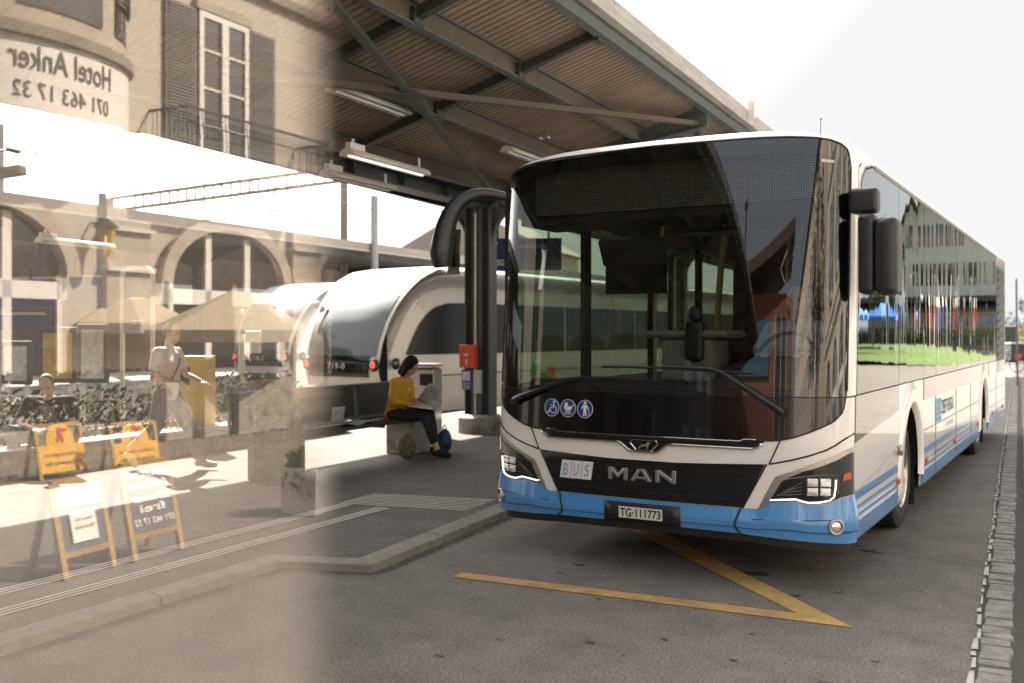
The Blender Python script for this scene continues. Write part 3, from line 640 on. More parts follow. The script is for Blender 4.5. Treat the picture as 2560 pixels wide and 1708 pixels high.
# stripes
g = MB()
def stripe(mb, z0, z1):
    for a, b in ((.34, FA - .66), (FA + .60, RA - .57), (RA + .60, BL - .05)):
        mb.b2(BW - .012, BW + .0012 + (.0 if z0 > .45 else .0), a, b, z0, z1)
stripe(g, .558, .618); stripe(g, .496, .520); stripe(g, .442, .462); stripe(g, .300, .411); sp_ = build('blue_stripe', g, M_blue, bus)
for y in (1.961, 3.443, 5.471, 7.856, 9.9, 11.6):
    g = MB(); g.box((BW + .006, y, .482), (.014, .09, .045)); build('side_reflector', g, M_amb, bus, bevel=.004)
g = MB(); g.tube([(BW + .003, .335, .628), (BW + .003, 1.0, .672), (BW + .003, 1.93, .770)], .0035, 6); build('chrome_strip', g, M_alu, bus)
g = MB(); g.cyl((BW + .012, 1.97, .73), .045, .03, axis='x', n=24); g.ell((BW + .028, 1.97, .73), (.008, .040, .040)); build('chrome_cap', g, _m.get('polished_rim') or mat('polished_rim', (.45, .44, .42), .22, 1.0), bus, smooth=True)
g = MB()
for P in ([(BW + .001, .33, .94), (BW + .001, 1.2, 1.11), (BW + .001, 1.88, 1.247)], [(BW + .001, FA + .7, .776), (BW + .001, RA - .62, .776)], [(BW + .001, RA + .7, .83), (BW + .001, BL, .83)], [(BW + .001, .30, 1.247), (BW + .001, BL, 1.247)]): g.tube(P, .0035, 5)
for y in (4.04, 5.61, 7.05, 10.43): g.tube([(BW + .001, y, .30), (BW + .001, y, 1.24)], .0025, 5)
build('panel_gap', g, M_gum, bus)
# flank logo: BUS tile and lettering
g = MB(); g.b2(BW, BW + .003, 4.0, 4.42, .79, 1.015); t_ = build('logo_tile', g, M_ltb, bus)
def stext(mb, s, y0, y1, z0, z1, x=BW + .0042, **k):
    vs, fs = textfit(s, y0, y1, z0, z1, **k); mb.add([(x, a, b) for a, b in vs], fs)
g = MB(); stext(g, 'BUS', 4.05, 4.38, .83, .97, x=BW + .005); build('logo_lettering', g, M_wht, t_)
g = MB(); stext(g, 'OBERTHURGAU', 4.46, 5.39, .84, .985, x=BW + .003, bold=.01); build('flank_lettering', g, M_txt, bus)
g = MB(); stext(g, 'immer für Sie da', 4.80, 5.37, .695, .755, x=BW + .003); build('flank_slogan', g, M_ltb, bus)
g = MB(); stext(g, '437', 3.5, 3.85, .465, .53, x=BW + .003); build('fleet_number', g, M_wht, bus)
# wheels and arches
for cy, nm in ((FA, 'f'), (RA, 'r')):
    for s in (-1, 1):
        g = MB(); n = 24; R0, R1 = AR - .005, AR + .165
        vs = []
        for i in range(n + 1):
            t = -.18 + (math.pi + .36) * i / n
            for (r, xo) in ((R0 - .02, -.02), (R0, .012), (R0 + .03, .022), (R1 - .05, .014), (R1, .001)):
                vs.append((s * (BW + xo), cy - math.cos(t) * r, max(.28, .50 + math.sin(t) * r * 1.12)))
        g.add(vs, [(i * 5 + j, i * 5 + 5 + j, i * 5 + 6 + j, i * 5 + 1 + j) for i in range(n) for j in range(4)]); build('wheel_arch', g, M_white, bus, smooth='all')
        g = MB(); vs = []
        for i in range(n + 1):
            t = math.pi * i / n
            for xo in (BW - .02, BW - .45): vs.append((s * xo, cy - math.cos(t) * (AR + .02), .46 + math.sin(t) * (AR + .02) * 1.12))
        g.add(vs, [(i * 2, i * 2 + 2, i * 2 + 3, i * 2 + 1) for i in range(n)]); g.b2(s * (BW - .46), s * (BW - .45), cy - .55, cy + .55, .3, 1.1); build('arch_liner', g, M_gum, bus)
        # tyre with profile by revolving
        wth = thing('wheel', None, None); wth.parent = bus; wth.location = (s * (BW - .215), cy, .478)
        g = MB(); prof = [(-.12, .31), (-.14, .36), (-.138, .43), (-.12, .468), (-.075, .477), (-.072, .466), (-.062, .466), (-.058, .477), (-.008, .478), (-.006, .466), (.006, .466), (.008, .478), (.058, .477), (.062, .466), (.072, .466), (.075, .477), (.12, .468), (.138, .43), (.14, .36), (.12, .31)]; nn = 40
        vs = [(s * x, math.cos(2 * math.pi * i / nn) * r, math.sin(2 * math.pi * i / nn) * r) for i in range(nn) for x, r in prof]; k = len(prof)
        g.add(vs, [(i * k + j, ((i + 1) % nn) * k + j, ((i + 1) % nn) * k + (j + 1) % k, i * k + (j + 1) % k) for i in range(nn) for j in range(k)]); build('tyre', g, M_rub, wth, smooth=True)
        g = MB(); prof = [(.118, .315), (.135, .305), (.125, .285), (.06, .26), (.055, .17), (.12, .14), (.135, .10), (.135, 0.001)]
        vs = [(s * x, math.cos(2 * math.pi * i / nn) * r, math.sin(2 * math.pi * i / nn) * r) for i in range(nn) for x, r in prof]; k = len(prof)
        g.add(vs, [(i * k + j, ((i + 1) % nn) * k + j, ((i + 1) % nn) * k + j + 1, i * k + j + 1) for i in range(nn) for j in range(k - 1)])
        for i in range(10): t = 2 * math.pi * i / 10; g.cyl((s * .07, math.cos(t) * .215, math.sin(t) * .215), .014, .05, 8, 'x')
        build('rim', g, mat('polished_rim', (.45, .44, .42), .22, 1.0), wth, smooth=True)
for y0 in (3.02,):
    g = MB(); g.b2(.95, 1.28, FA + .52, FA + .535, .12, .55); build('mud_flap', g, M_rub, bus)
    g = MB(); g.b2(.95, 1.28, RA + .52, RA + .535, .12, .55); build('mud_flap', g, M_rub, bus)
# rear, floor, left flank, interior
g = MB(); g.b2(-BW, BW, BL - .03, BL, .35, 2.8); build('rear_wall', g, M_white, bus)
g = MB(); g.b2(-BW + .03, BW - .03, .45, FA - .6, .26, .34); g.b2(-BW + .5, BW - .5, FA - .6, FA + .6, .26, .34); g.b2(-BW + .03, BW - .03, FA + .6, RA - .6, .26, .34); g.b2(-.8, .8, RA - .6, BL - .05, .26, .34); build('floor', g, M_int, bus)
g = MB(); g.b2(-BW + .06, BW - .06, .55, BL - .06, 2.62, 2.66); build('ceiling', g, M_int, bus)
g = MB()
for s in (-1,):
    for k, y in enumerate([.42, 1.75, 3.3, 4.7, 6.1, 7.5, 8.9, 10.4, 11.9]): g.b2(s * BW, s * (BW - .05), y - .06, y + .06, .35 if k < 2 else 1.2, 2.8)
    g.b2(s * BW, s * (BW - .04), .42, BL, 2.66, 2.82); g.b2(s * BW, s * (BW - .04), .42, 1.75, .9, .95)
build('left_window_frame', g, M_gum, bus)
g = MB(); g.b2(-BW + .018, -BW + .022, .45, BL - .1, 1.25, 2.68); build('left_window', g, G_left, bus)
# destination display behind the glass
g = MB(); g.b2(-1.02, 1.11, .30, .36, 2.555, 2.885)
dm = bpy.data.materials.new('led_matrix'); dm.use_nodes = True; n = dm.node_tree; b = n.nodes['Principled BSDF']; b.inputs['Roughness'].default_value = .5
t = n.nodes.new('ShaderNodeTexCoord'); vm = n.nodes.new('ShaderNodeVectorMath'); vm.operation = 'SCALE'; vm.inputs['Scale'].default_value = 1 / .0165; n.links.new(t.outputs['Object'], vm.inputs[0])
fr_ = n.nodes.new('ShaderNodeVectorMath'); fr_.operation = 'FRACTION'; n.links.new(vm.outputs[0], fr_.inputs[0]); sx = n.nodes.new('ShaderNodeSeparateXYZ'); n.links.new(fr_.outputs[0], sx.inputs[0])
def mth(op, a, b_=None):
    q = n.nodes.new('ShaderNodeMath'); q.operation = op
    for i, v in enumerate((a, b_)):
        if v is None: continue
        if isinstance(v, (int, float)): q.inputs[i].default_value = v
        else: n.links.new(v, q.inputs[i])
    return q.outputs[0]
dd = mth('ADD', mth('POWER', mth('SUBTRACT', sx.outputs[0], .5), 2), mth('POWER', mth('SUBTRACT', sx.outputs[2], .5), 2))
msk = mth('LESS_THAN', dd, .05); mc = n.nodes.new('ShaderNodeMixRGB'); mc.inputs[1].default_value = (.012, .012, .012, 1); mc.inputs[2].default_value = (.34, .33, .29, 1); n.links.new(msk, mc.inputs[0]); n.links.new(mc.outputs[0], b.inputs['Base Color'])
build('destination_display', g, dm, bus)
g = MB(); g.b2(-1.2, 1.2, .38, .95, 2.5, 2.92); build('display_housing', g, M_int, bus)
# dashboard
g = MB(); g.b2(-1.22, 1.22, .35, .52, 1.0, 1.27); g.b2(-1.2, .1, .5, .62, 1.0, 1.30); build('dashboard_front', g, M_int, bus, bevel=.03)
g = MB(); g.grid(lambda a, b: Vector((.25 + .95 * a, .50 + .40 * b, 1.26 + .20 * math.sin(min(1, b * 1.6) * 1.4) - .05 * (2 * a - 1) ** 2)), 12, 10); build('instrument_hood', g, mat('brown_grey_plastic', (.07, .06, .055), .6), bus, smooth='all', solid=.02)
g = MB(); g.b2(-.10, .30, .55, .95, 1.3, 1.62); g.b2(-.22, .42, .52, .98, 1.62, 1.68); build('cashier_desk', g, M_grint, bus, bevel=.03)
g = MB(); g.b2(.10, .24, .50, .60, 1.45, 1.75); g.ell((.18, .52, 1.8), (.05, .04, .06)); build('ticket_printer', g, M_bpl, bus, bevel=.03)
g = MB(); g.tube([(.72 + .22 * math.cos(t), .98 + .12 * math.sin(t), 1.47 + .19 * math.sin(t)) for t in [i * .3 for i in range(22)]], .016, 8); g.tube([(.72, .98, 1.47), (.72, .8, 1.3)], .03, 8); g.tube([(.5, .98, 1.47), (.94, .98, 1.47)], .018, 6); build('steering_wheel', g, M_bpl, bus, smooth=True)
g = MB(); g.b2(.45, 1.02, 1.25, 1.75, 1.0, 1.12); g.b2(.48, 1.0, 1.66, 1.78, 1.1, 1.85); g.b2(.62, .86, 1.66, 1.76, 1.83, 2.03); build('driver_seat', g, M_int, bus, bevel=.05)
g = MB(); g.b2(.02, .05, 1.0, 1.9, .35, 1.5); g.b2(.02, 1.25, 1.9, 1.94, .35, 2.3); build('cab_partition', g, mat('cab_brown', (.035, .022, .02), .5), bus)
k = 0
for y in (3.2, 4.1, 5.0, 6.2, 7.2, 8.3):
    for x in (-.95, -.45, .55, 1.0):
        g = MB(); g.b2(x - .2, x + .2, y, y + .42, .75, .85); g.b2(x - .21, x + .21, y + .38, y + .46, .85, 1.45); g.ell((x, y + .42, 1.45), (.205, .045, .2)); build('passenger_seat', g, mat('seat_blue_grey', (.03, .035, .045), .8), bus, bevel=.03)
for x, y in ((-.62, 1.7), (-.2, 2.1), (.1, 3.1), (-.25, 4.6), (.3, 5.9), (-.55, 3.2), (.42, 2.3)):
    g = MB(); g.tube([(x, y, .34), (x, y, 1.9), (x + .03, y, 2.3), (x + .08, y, 2.64)], .017, 8); build('grab_pole', g, M_pole, bus, smooth=True)
g = MB(); g.b2(.10, .16, 3.05, 3.15, 1.55, 1.72); build('stop_button', g, mat('red_plastic', (.5, .03, .02), .4), bus, bevel=.01)
g = MB(); g.box((-.35, .62, 2.28), (.55, .03, .22), rx=.5); g.box((.35, .8, 2.42), (.8, .5, .04), rx=.15); build('inner_mirror_board', g, M_int, bus, bevel=.02)
g = MB(); g.b2(-1.0, -.45, 1.5, 1.56, 2.0, 2.25); build('inner_screen', g, M_int, bus)
g = MB(); g.b2(-1.05, -.1, 1.05, 1.08, .35, 1.25); build('entrance_rail_panel', g, M_int, bus)
# mirrors
Ym = 7.35
arm = [PX(u, v, Y) for u, v, Y in ((1262, 492, 7.5), (1215, 484, 7.45), (1178, 489, 7.4), (1143, 512, 7.35), (1122, 548, 7.32), (1110, 590, 7.3), (1104, 632, 7.3), (1107, 668, 7.3))]
arm = [W2B(a) for a in arm]
def smooth_path(P, R_, k=4):
    o, r = [], []
    for i in range(len(P) - 1):
        p0, p1, p2, p3 = P[max(i - 1, 0)], P[i], P[i + 1], P[min(i + 2, len(P) - 1)]
        for j in range(k):
            t = j / k; o.append(.5 * ((2 * p1) + (p2 - p0) * t + (2 * p0 - 5 * p1 + 4 * p2 - p3) * t * t + (3 * p1 - p0 - 3 * p2 + p3) * t ** 3)); r.append(R_[i] + (R_[i + 1] - R_[i]) * t)
    return o + [P[-1]], r + [R_[-1]]
armp, armr = smooth_path(arm, [.030, .036, .042, .050, .060, .070, .076, .055])
g = MB(); g.tube(armp, armr, 20, flat=1.2, side=(0, 1, 0)); build('side_mirror', g, M_blkp := mat('satin_black', (.014, .014, .017), .36), bus, smooth=True)
g = MB(); g.prism([(0, 0)] + [(0, 0)] * 0 + [(.0, .0)] * 0 + [(-.055, -.28), (.05, -.28), (.065, .05), (-.04, .06)], lambda a, b, t: arm[5] + Vector((a + .02, t, b)), .085, .1); build('mirror_glass', g, M_chr, bus)
g = MB(); c = W2B(PX(2144, 505, 6.5)); cz = lambda v: EYE + (836 - v) / 383.
g.b2(BW - .02, BW + .16, .25, .38, cz(537), cz(474)); mo = build('mirror_arm', g, M_bpl, bus, bevel=.03)
g = MB(); g.b2(BW + .045, BW + .155, .20, .36, cz(738), cz(540)); build('mirror_stem', g, M_bpl, mo, bevel=.035)
g = MB(); g.b2(BW + .148, BW + .295, .17, .40, cz(741), cz(551)); build('mirror_housing', g, M_bpl, mo, bevel=.05)
g = MB(); g.b2(BW + .17, BW + .28, .40, .405, cz(730), cz(560)); build('mirror_glass', g, M_chr, mo)
# ================================================================== STATION CANOPY
K = 1.067
def zk(z): return EYE + (z - EYE) * K            # heights as read from the picture -> scaled with distance
def station(name, label, cat, group=None): return thing(name, label, cat, (0, 0, 0), -TH, group)
C_Q = -7.34 * K; E_R = -3.74 * K; E_L = 2 * C_Q - E_R
def zr(q): return zk(5.95 + .3 * (q / K)) if q >= C_Q else zk(5.95 + .3 * ((2 * C_Q - q) / K))
can = station('station_canopy', 'broad butterfly platform canopy on green steel columns over the platform', 'canopy')
P0, P1 = -17.5, 46.
# corrugated boarding (real ribs running across)
def boards(q0, q1):
    g = MB(); n = int((P1 - P0) / .115); vs = []; 
    for i in range(n):
        y = P0 + i * .115
        for dy, dz in ((0, 0), (.083, 0), (.089, .022), (.109, .022)):
            for q in (q0, q1): vs.append((q, y + dy, zr(q) + .06 + dz))
    m_ = len(vs) // 2; g.add(vs, [(2 * i, 2 * i + 2, 2 * i + 3, 2 * i + 1) for i in range(m_ - 1)])
    return build('roof_boarding', g, M_board, can)
boards(C_Q, E_R); boards(E_L, C_Q)
g = MB()
for a, b in ((C_Q, E_R), (E_L, C_Q)): g.add([(a, P0, zr(a) + .16), (b, P0, zr(b) + .16), (b, P1, zr(b) + .16), (a, P1, zr(a) + .16)], [(0, 1, 2, 3)])
build('roof_covering', g, M_fasc, can, solid=.02)
for e, s in ((E_R, 1), (E_L, -1)):
    g = MB(); zt = zr(e) + .19; y = P0
    while y < P1:
        g.b2(e + s * .10, e + s * .125, y + .004, min(P1, y + 2.5) - .004, zt - .20, zt + .01); y += 2.5
    g.b2(e + s * .0, e + s * .099, P0, P1, zt - .19, zt - .18); build('fascia', g, M_fasc, can)
    g = MB(); g.ibeam((e - s * .06, P0, zr(e) - .06), (e - s * .06, P1, zr(e) - .06), .11, .20); build('edge_beam', g, M_steel, can)
pq_ = [-4.72, -5.73, -6.85]
for q in pq_ + [2 * -7.34 - q for q in pq_]:
    q *= K; g = MB(); z = zr(q) - .06; g.beam((q - .05, P0, z), (q + .05 - .1, P1, z), .012, .20)
    o = build('purlin_web', g, M_web, can); g = MB(); g.b2(q - .10, q, P0, P1, z - .118, z - .10); g.b2(q - .10, q, P0, P1, z + .10, z + .116); build('purlin_flange', g, M_steel, o)
g = MB(); z0 = zk(3.60); g.b2(C_Q - .16, C_Q + .16, P0, P1, z0 - .02, z0); g.b2(C_Q - .015, C_Q + .015, P0, P1, z0, zr(C_Q) + .02); g.b2(C_Q - .18, C_Q + .18, P0, P1, zr(C_Q) + .02, zr(C_Q) + .04)
for y in [P0 + .5 + i * 1.2 for i in range(52)]: g.b2(C_Q - .13, C_Q + .13, y, y + .014, z0, zr(C_Q) + .02)
build('column_girder', g, M_steel, can)
RP = [-17.0, -6.4 * K, 3.5 * K, 13.35 * K, 23.2 * K, 33.1 * K]
for rp in RP[:-1]:
    for s in (1, -1):
        g = MB(); e = E_R if s > 0 else E_L; f = lambda q: C_Q + s * abs(q)
        qa, qb = C_Q, e - s * .06; za, zb = zr(qa), zr(qb)
        prof = [(qa, za + .03), (qb, zb + .0), (qb, zb - .34), (qb - s * 1.1, zb - .52), (qa, z0 - .05)]
        g.prism(prof, lambda a, b, t: Vector((a, rp + t, b)), -.009, .009)
        for (a, b) in zip(prof[2:-1], prof[3:]): g.beam((a[0], rp, a[1]), (b[0], rp, b[1]), .16, .016)
        for k in range(9):
            t = (k + .5) / 9; q = qa + (qb - qa) * t; g.cyl((q, rp - .016, zr(q) - .14), .016, .02, 6, 'y'); g.cyl((q, rp - .016, zr(q) - .32 + .1 * t), .016, .02, 6, 'y')
        build('rafter', g, M_steel, can)
for (a, b) in zip(RP[:-1], RP[1:]):
    for s in (1, -1):
        Q = [C_Q + s * (q * K - C_Q) for q in (-6.95, -3.95)]
        for (ya, yb, nm) in ((a, b, 0), (b, a, 1)):
            g = MB(); z_a = zr(Q[0]) - .30 - .012 * nm; z_b = zr(Q[1]) - .26 - .012 * nm; g.beam((Q[0], ya, z_a), (Q[1], yb, z_b), .085, .012); g.beam((Q[0] + .03, ya, z_a + .035), (Q[1] + .03, yb, z_b + .035), .01, .06)
            if s > 0: build('cross_brace', g, M_web if nm == 0 else M_dark, can)
            else: build('cross_brace', g, M_dark, can)
        g = MB(); xm = .5 * (Q[0] + Q[1]); 
        g.box((xm, (a + b) / 2, zr(xm) - .285), (.34, .30, .01)); build('gusset_plate', g, M_dark, can)
        n = 4
        for k in (1, 2, 3) if s > 0 else (2,):
            y = a + (b - a) * (.195 + .205 * (k - 1)) ; y = {1: a + 1.95 * K, 2: a + 3.95 * K, 3: a + 6.0 * K}[k]
            lim = [C_Q] + [C_Q + s * (q * K - C_Q) for q in (-6.85, -5.73, -4.72, -3.82)]
            g = MB()
            for u, v in zip(lim[:-1], lim[1:]): g.beam((u, y, zr(u) - .06), (v - .0, y, zr(v) - .06), .10, .10); g.box((v - s * .04, y, zr(v) - .09), (.10, .18, .16))
            build('cross_strut', g, M_dark, can)
for ci, rp in enumerate(RP[1:5]):
    g = MB(); x = C_Q; w = .44; zt = z0 - .02
    for s in (-1, 1):
        g.b2(x + s * w / 2 - .012, x + s * w / 2 + .012, rp - .13, rp + .13, PZ, zt)
    g.b2(x - w / 2, x + w / 2, rp - .006, rp + .006, PZ, zt)
    for s in (-1, 1): g.b2(x - s * .055 - .03, x - s * .055 + .03, rp - .12, rp - .10, PZ, zt)
    co = build('column', g, M_steel, can, bevel=.004)
    g = MB(); g.tube([(x - .02, rp - .14, PZ + .25), (x - .02, rp - .14, zt - .1)], .018, 8); build('conduit', g, M_ligh, co)
    g = MB()
    for s in (-1, 1):   # curved brackets
        pts = [(x + s * (w / 2 + .5 * (1 - math.cos(t))), rp, zt - .62 + .60 * math.sin(t)) for t in [i * math.pi / 16 for i in range(9)]]
        for (a_, b_) in zip(pts[:-1], pts[1:]): g.beam(a_, b_, .16, .012, up=(0, 1, 0)) if False else g.prism([(a_[0], a_[2]), (b_[0], b_[2]), (b_[0], zt), (a_[0], zt)], lambda p, q_, t: Vector((p, rp + t, q_)), -.012, .012)
        g.tube(pts, .03, 6, flat=2.2, side=(1, 0, 0))
    build('bracket', g, M_steel, co)
    g = MB(); n = 10; pl_ = [(math.cos(2 * math.pi * (i + .5) / 10) * .40, math.sin(2 * math.pi * (i + .5) / 10) * .36) for i in range(10)]
    g.prism(pl_, lambda a_, b_, t: Vector((x + a_ * (1 if t < PZ + .26 else .9), rp + b_ * (1 if t < PZ + .26 else .9), t)), PZ - .02, PZ + .25); g.prism(pl_, lambda a_, b_, t: Vector((x + a_ * (1 if t < PZ + .251 else .75), rp + b_ * (1 if t < PZ + .251 else .75), t)), PZ + .25, PZ + .30)
    build('column_base', g, M_conc, can, bevel=.01)
g = MB(); q, p = PQ(PX(1879, 255, 15.9)); g.b2(q - .05, q + .05, p - .04, p + .04, zr(q) + .0, EYE + (836 - 255) * 15.9 / 2489); vp = build('vent_stub', g, M_ligh, can)
# hanging fluorescent lamps
def lamp(u, v, h, ln, label, lit=False):
    h *= K; Y = h * 2489 / (836 - v); w = Vector(((u - 1280) / 2489 * Y, Y, EYE + h)); q, p = PQ(w)
    t = thing('tube_lamp', label, 'lamp', W(q, p, EYE + h), -TH, 'tube lamps under the canopy')
    g = MB(); g.grid(lambda a, b: Vector((.10 * math.cos(math.pi * a), ln * b, .085 * math.sin(math.pi * a))), 10, 1); build('shade', g, M_ligh, t, smooth=True, solid=.004)
    vs = [(.10 * math.cos(math.pi * i / 10), 0, .085 * math.sin(math.pi * i / 10)) for i in range(11)]
    for y_ in (0, ln): g = MB(); g.add([(x, y_, z) for x, y, z in vs], [tuple(range(11))]); build('shade_end', g, M_ligh, t)
    g = MB(); g.tube([(0, .04, .0), (0, ln - .04, .0)], .016, 8); build('tube', g, mat('lit_tube', (.9, .9, .9), .3, emit=(1, .95, .85), estr=.25) if lit else M_wht, t)
    for y_ in (.12, ln - .12): g = MB(); g.tube([(0, y_, .08), (0, y_, .20)], .018, 6); build('hanger', g, M_ligh, t)
    g = MB(); g.b2(-.035, .035, .03, .3, .08, .15); build('ballast_box', g, M_ligh, t)
lamp(831, 225, 2.35, 1.36, 'white tube lamp hanging nearest, at the upper left beside the crossing braces')
lamp(1266, 378, 2.35, 1.36, 'white tube lamp hanging just above the bus roof corner')
lamp(812, 440, 1.72, 1.36, 'white tube lamp low beside the long girder, above the overhead wires')
lamp(866, 388, 1.84, 1.6, 'lit tube lamp glowing close above the long girder', True)
# cable duct along the girder
g = MB(); q = -7.0 * K; g.b2(q - .10, q + .02, P0, P1, zk(3.80), zk(3.86)); build('cable_duct', g, M_fasc, can)
# security camera cluster
t = thing('camera_cluster', 'two small cameras clamped to the canopy beam above the bus', 'camera', PX(1352, 346, 13.5), -TH); t.scale = (.45, .45, .45)
for c_ in ((0, 0, 0), (.2, .1, .03)): g = MB(); g.ell(c_, (.055, .095, .055)); build('camera_head', g, M_alu, t, smooth=True)
g = MB(); g.tube([(-.02, 0, 0), (-.05, 0, -.22)], .014, 6); g.tube([(.2, 0, 0), (.27, 0, -.2)], .014, 6); g.tube([(0, 0, 0), (.1, 0, .28)], .02, 6); g.tube([(.2, .1, 0), (.1, 0, .28)], .02, 6); build('camera_arm', g, M_steel, t)

# ================================================================== TRAINS
def train(name, label, nose_w, ang, num, Ln=34., tail=True):
    w = nose_w; A = R(ang); t = thing(name, label, 'train', (w.x, w.y, 0), -A, 'articulated trains behind the platform')
    # local: x right (towards us), nose at y=0, side face at x=0, body to x=-2.9
    zb, zt = -.28, 3.42
    prof = [(.12, .40), (.0, .72), (.02, 1.0), (.12, 1.45), (.32, 1.95), (.58, 2.35), (.92, 2.72), (1.35, 3.04), (1.95, 3.28), (2.7, 3.40)]
    def ny(z): return lerp([(b, a) for a, b in prof], z)
    def half(y): return 1.15 + .30 * min(1, (y / 2.2)) ** .6     # tapered nose plan
    cx_ = -1.45
    # front surface: z x across
    g = MB(); Z = [.40 + (3.40 - .40) * i / 24 for i in range(25)]
    def fp(a, b):
        z = .40 + 3.0 * b; y0 = ny(z); x = (2 * a - 1); y = y0 + .10 * abs(x) ** 3; return Vector((cx_ + x * half(y0 + .10 * abs(x) ** 3) * (1 - .0 * b), y - .35, z))
    g.grid(fp, 20, 24); build('nose_shell', g, M_wht2, t, smooth='all')
    def fsub(a0, a1, z0, z1, off, m, nm, par=t, na=16, nb=10):
        def f(a, b):
            aa = a0 + (a1 - a0) * a; zz = z0 + (z1 - z0) * b; v = fp(aa, (zz - .40) / 3.0); return v + Vector((0, -off, off * .4))
        g = MB(); g.grid(f, na, nb); return build(nm, g, m, par, smooth='all')
    wsx = fsub(.04, .96, 1.12, 2.64, .03, M_trw, 'windscreen'); fsub(.06, .90, .62, 1.14, .03, M_blk, 'lower_mask')
    fsub(.04, .96, 2.66, 2.72, .03, M_ligh, 'front_joint')
    for a in (.045, .955):
        c = fp(a, (.93 - .4) / 3); g = MB(); g.ell(c + Vector((0, -.03, 0)), (.16, .06, .16)); h_ = build('lamp_ring', g, M_blk, t, smooth='all'); g = MB(); g.ell(c + Vector((0, -.07, 0)), (.09, .04, .09)); build('tail_light', g, M_red, h_, smooth='all')
        if a > .5: g = MB(); g.ell(c + Vector((.30 if a > .5 else -.3, .42, .02)), (.05, .16, .14)); build('lamp_ring', g, M_blk, t, smooth='all')
    vs, fs = textfit(num, cx_ - .28, cx_ + .28, .82, .97); g = MB(); y_ = fp(.5, (.9 - .4) / 3).y - .09; g.add([(a, y_, b) for a, b in vs], fs); build('number_lettering', g, M_ligh, t)
    g = MB(); p_ = [fp(.14, .22) + Vector((0, -.06, .02)), fp(.26, .40) + Vector((0, -.06, .02)), fp(.36, .12) * 1 + Vector((0, -.05, .5))]
    g.tube([fp(.18, .62) + Vector((0, -.05, 0)), fp(.14, .42) + Vector((0, -.06, 0))], .03, 6); g.tube([fp(.15, .47) + Vector((0, -.07, 0)), fp(.40, .24) + Vector((0, -.07, 0))], .018, 6); g.tube([fp(.18, .48) + Vector((0, -.07, 0)), fp(.44, .24) + Vector((0, -.07, 0))], .018, 6); build('wiper', g, M_gum, t)
    # body: cross-section loft from y=... to Ln
    def top(y): return lerp(prof, y + .35 - .14) - .02 if y + .35 < 2.84 else 3.40
    Yl = [.08, .2, .4, .7, 1.0, 1.4, 1.9, 2.4, 3.2, Ln]
    g = MB(); vs = []; n = 9
    for y in Yl:
        h_ = half(y); zt_ = top(y)
        for j in range(n):   # right-hand side from bottom to the shoulder and over the roof
            a = j / (n - 1)
            if a < .5: z = zb + (min(zt_ - .35, 2.85) - zb) * (a / .5); x = h_ - .0
            else: u = (a - .5) / .5 * math.pi / 2; zc = min(zt_ - .35, 2.85); x = h_ * (.70 + .30 * math.cos(u)); z = zc + (zt_ - zc) * math.sin(u)
            vs.append((cx_ + x, y, z))
        for j in range(n - 1, -1, -1):
            x, yy, z = vs[len(vs) - 1 - 2 * (n - 1 - j)]; vs.append((2 * cx_ - x, yy, z))
    m_ = 2 * n; g.add(vs, [(i * m_ + j, (i + 1) * m_ + j, (i + 1) * m_ + j + 1, i * m_ + j + 1) for i in range(len(Yl) - 1) for j in range(m_ - 1)]); build('car_body', g, M_wht2, t, smooth=True)
    X_ = cx_ + 1.452
    def sidegrid(nm, y0, y1, lo, hi, m, off, n=24):
        g = MB(); vs = []
        for i in range(n + 1):
            y = y0 + (y1 - y0) * i / n; a_, b_ = lo(y), hi(y)
            for j in range(5): vs.append((cx_ + half(y) + off, y, a_ + (b_ - a_) * j / 4))
        g.add(vs, [(i * 5 + j, i * 5 + 5 + j, i * 5 + 6 + j, i * 5 + 1 + j) for i in range(n) for j in range(4)])
        return build(nm, g, m, t, smooth='all')
    def sidepoly(nm, pts, m, off, par=t):
        g = MB(); g.prism([(a, b) for a, b in pts], lambda a, b, tt: Vector((cx_ + half(a) + .004 + tt, a, b)), -.004, off)
        return build(nm, g, m, par)
    win = [(.62, 1.17), (.82, 1.55), (1.02, 1.86), (1.32, 2.16), (1.62, 2.33), (2.1, 2.44), (3.2, 2.46)]
    sidegrid('side_window', .62, 3.2, lambda y: 1.15, lambda y: lerp(win, y), M_trg, .012)
    for k in range(6):
        a = 3.25 + k * 4.6; sidepoly('side_window', [(a, 1.14), (a + 4.5, 1.14), (a + 4.5, 2.46), (a, 2.46)], M_trg, .012)
    for a in (3.9, 4.9, 15.5, 16.5): g = MB(); g.b2(X_ + .0, X_ + .03, a - .03, a + .03, -.1, 2.5); build('door_edge', g, M_ligh, t)
    # grey roof arch over the side
    g = MB(); vs = []
    pass
    ai = [(.05, 1.0), (.30, 1.55), (.58, 2.08), (.86, 2.42), (1.25, 2.66), (1.75, 2.80), (2.4, 2.85)]
    n = 44; Yb = [.09 + (3.6 - .09) * (i / n) ** 1.5 for i in range(n + 1)] + [Ln]; vs = []
    for y in Yb:
        h_ = half(y) + .008; zt_ = top(y); zc = min(zt_ - .35, 2.85); lo_ = min(lerp(ai, y), zt_ - .12)
        for j in range(7):
            z = lo_ + (zt_ - .10 - lo_) * j / 6
            if z <= zc: x = h_
            else: u = math.asin(min(1, (z - zc) / (zt_ - zc))); x = h_ * (.70 + .30 * math.cos(u)) + .006
            vs.append((cx_ + x, y, z))
    g.add(vs, [(i * 7 + j, i * 7 + 7 + j, i * 7 + 8 + j, i * 7 + 1 + j) for i in range(n + 1) for j in range(6)]); build('grey_side_band', g, mat('train_grey', (.30, .29, .29), .4, coat=.4), t, smooth='all')
    g = MB(); g.tube([(X_ + .012, 1.0, .62), (X_ + .012, Ln, .62)], .012, 5); build('side_joint', g, M_bpl, t)
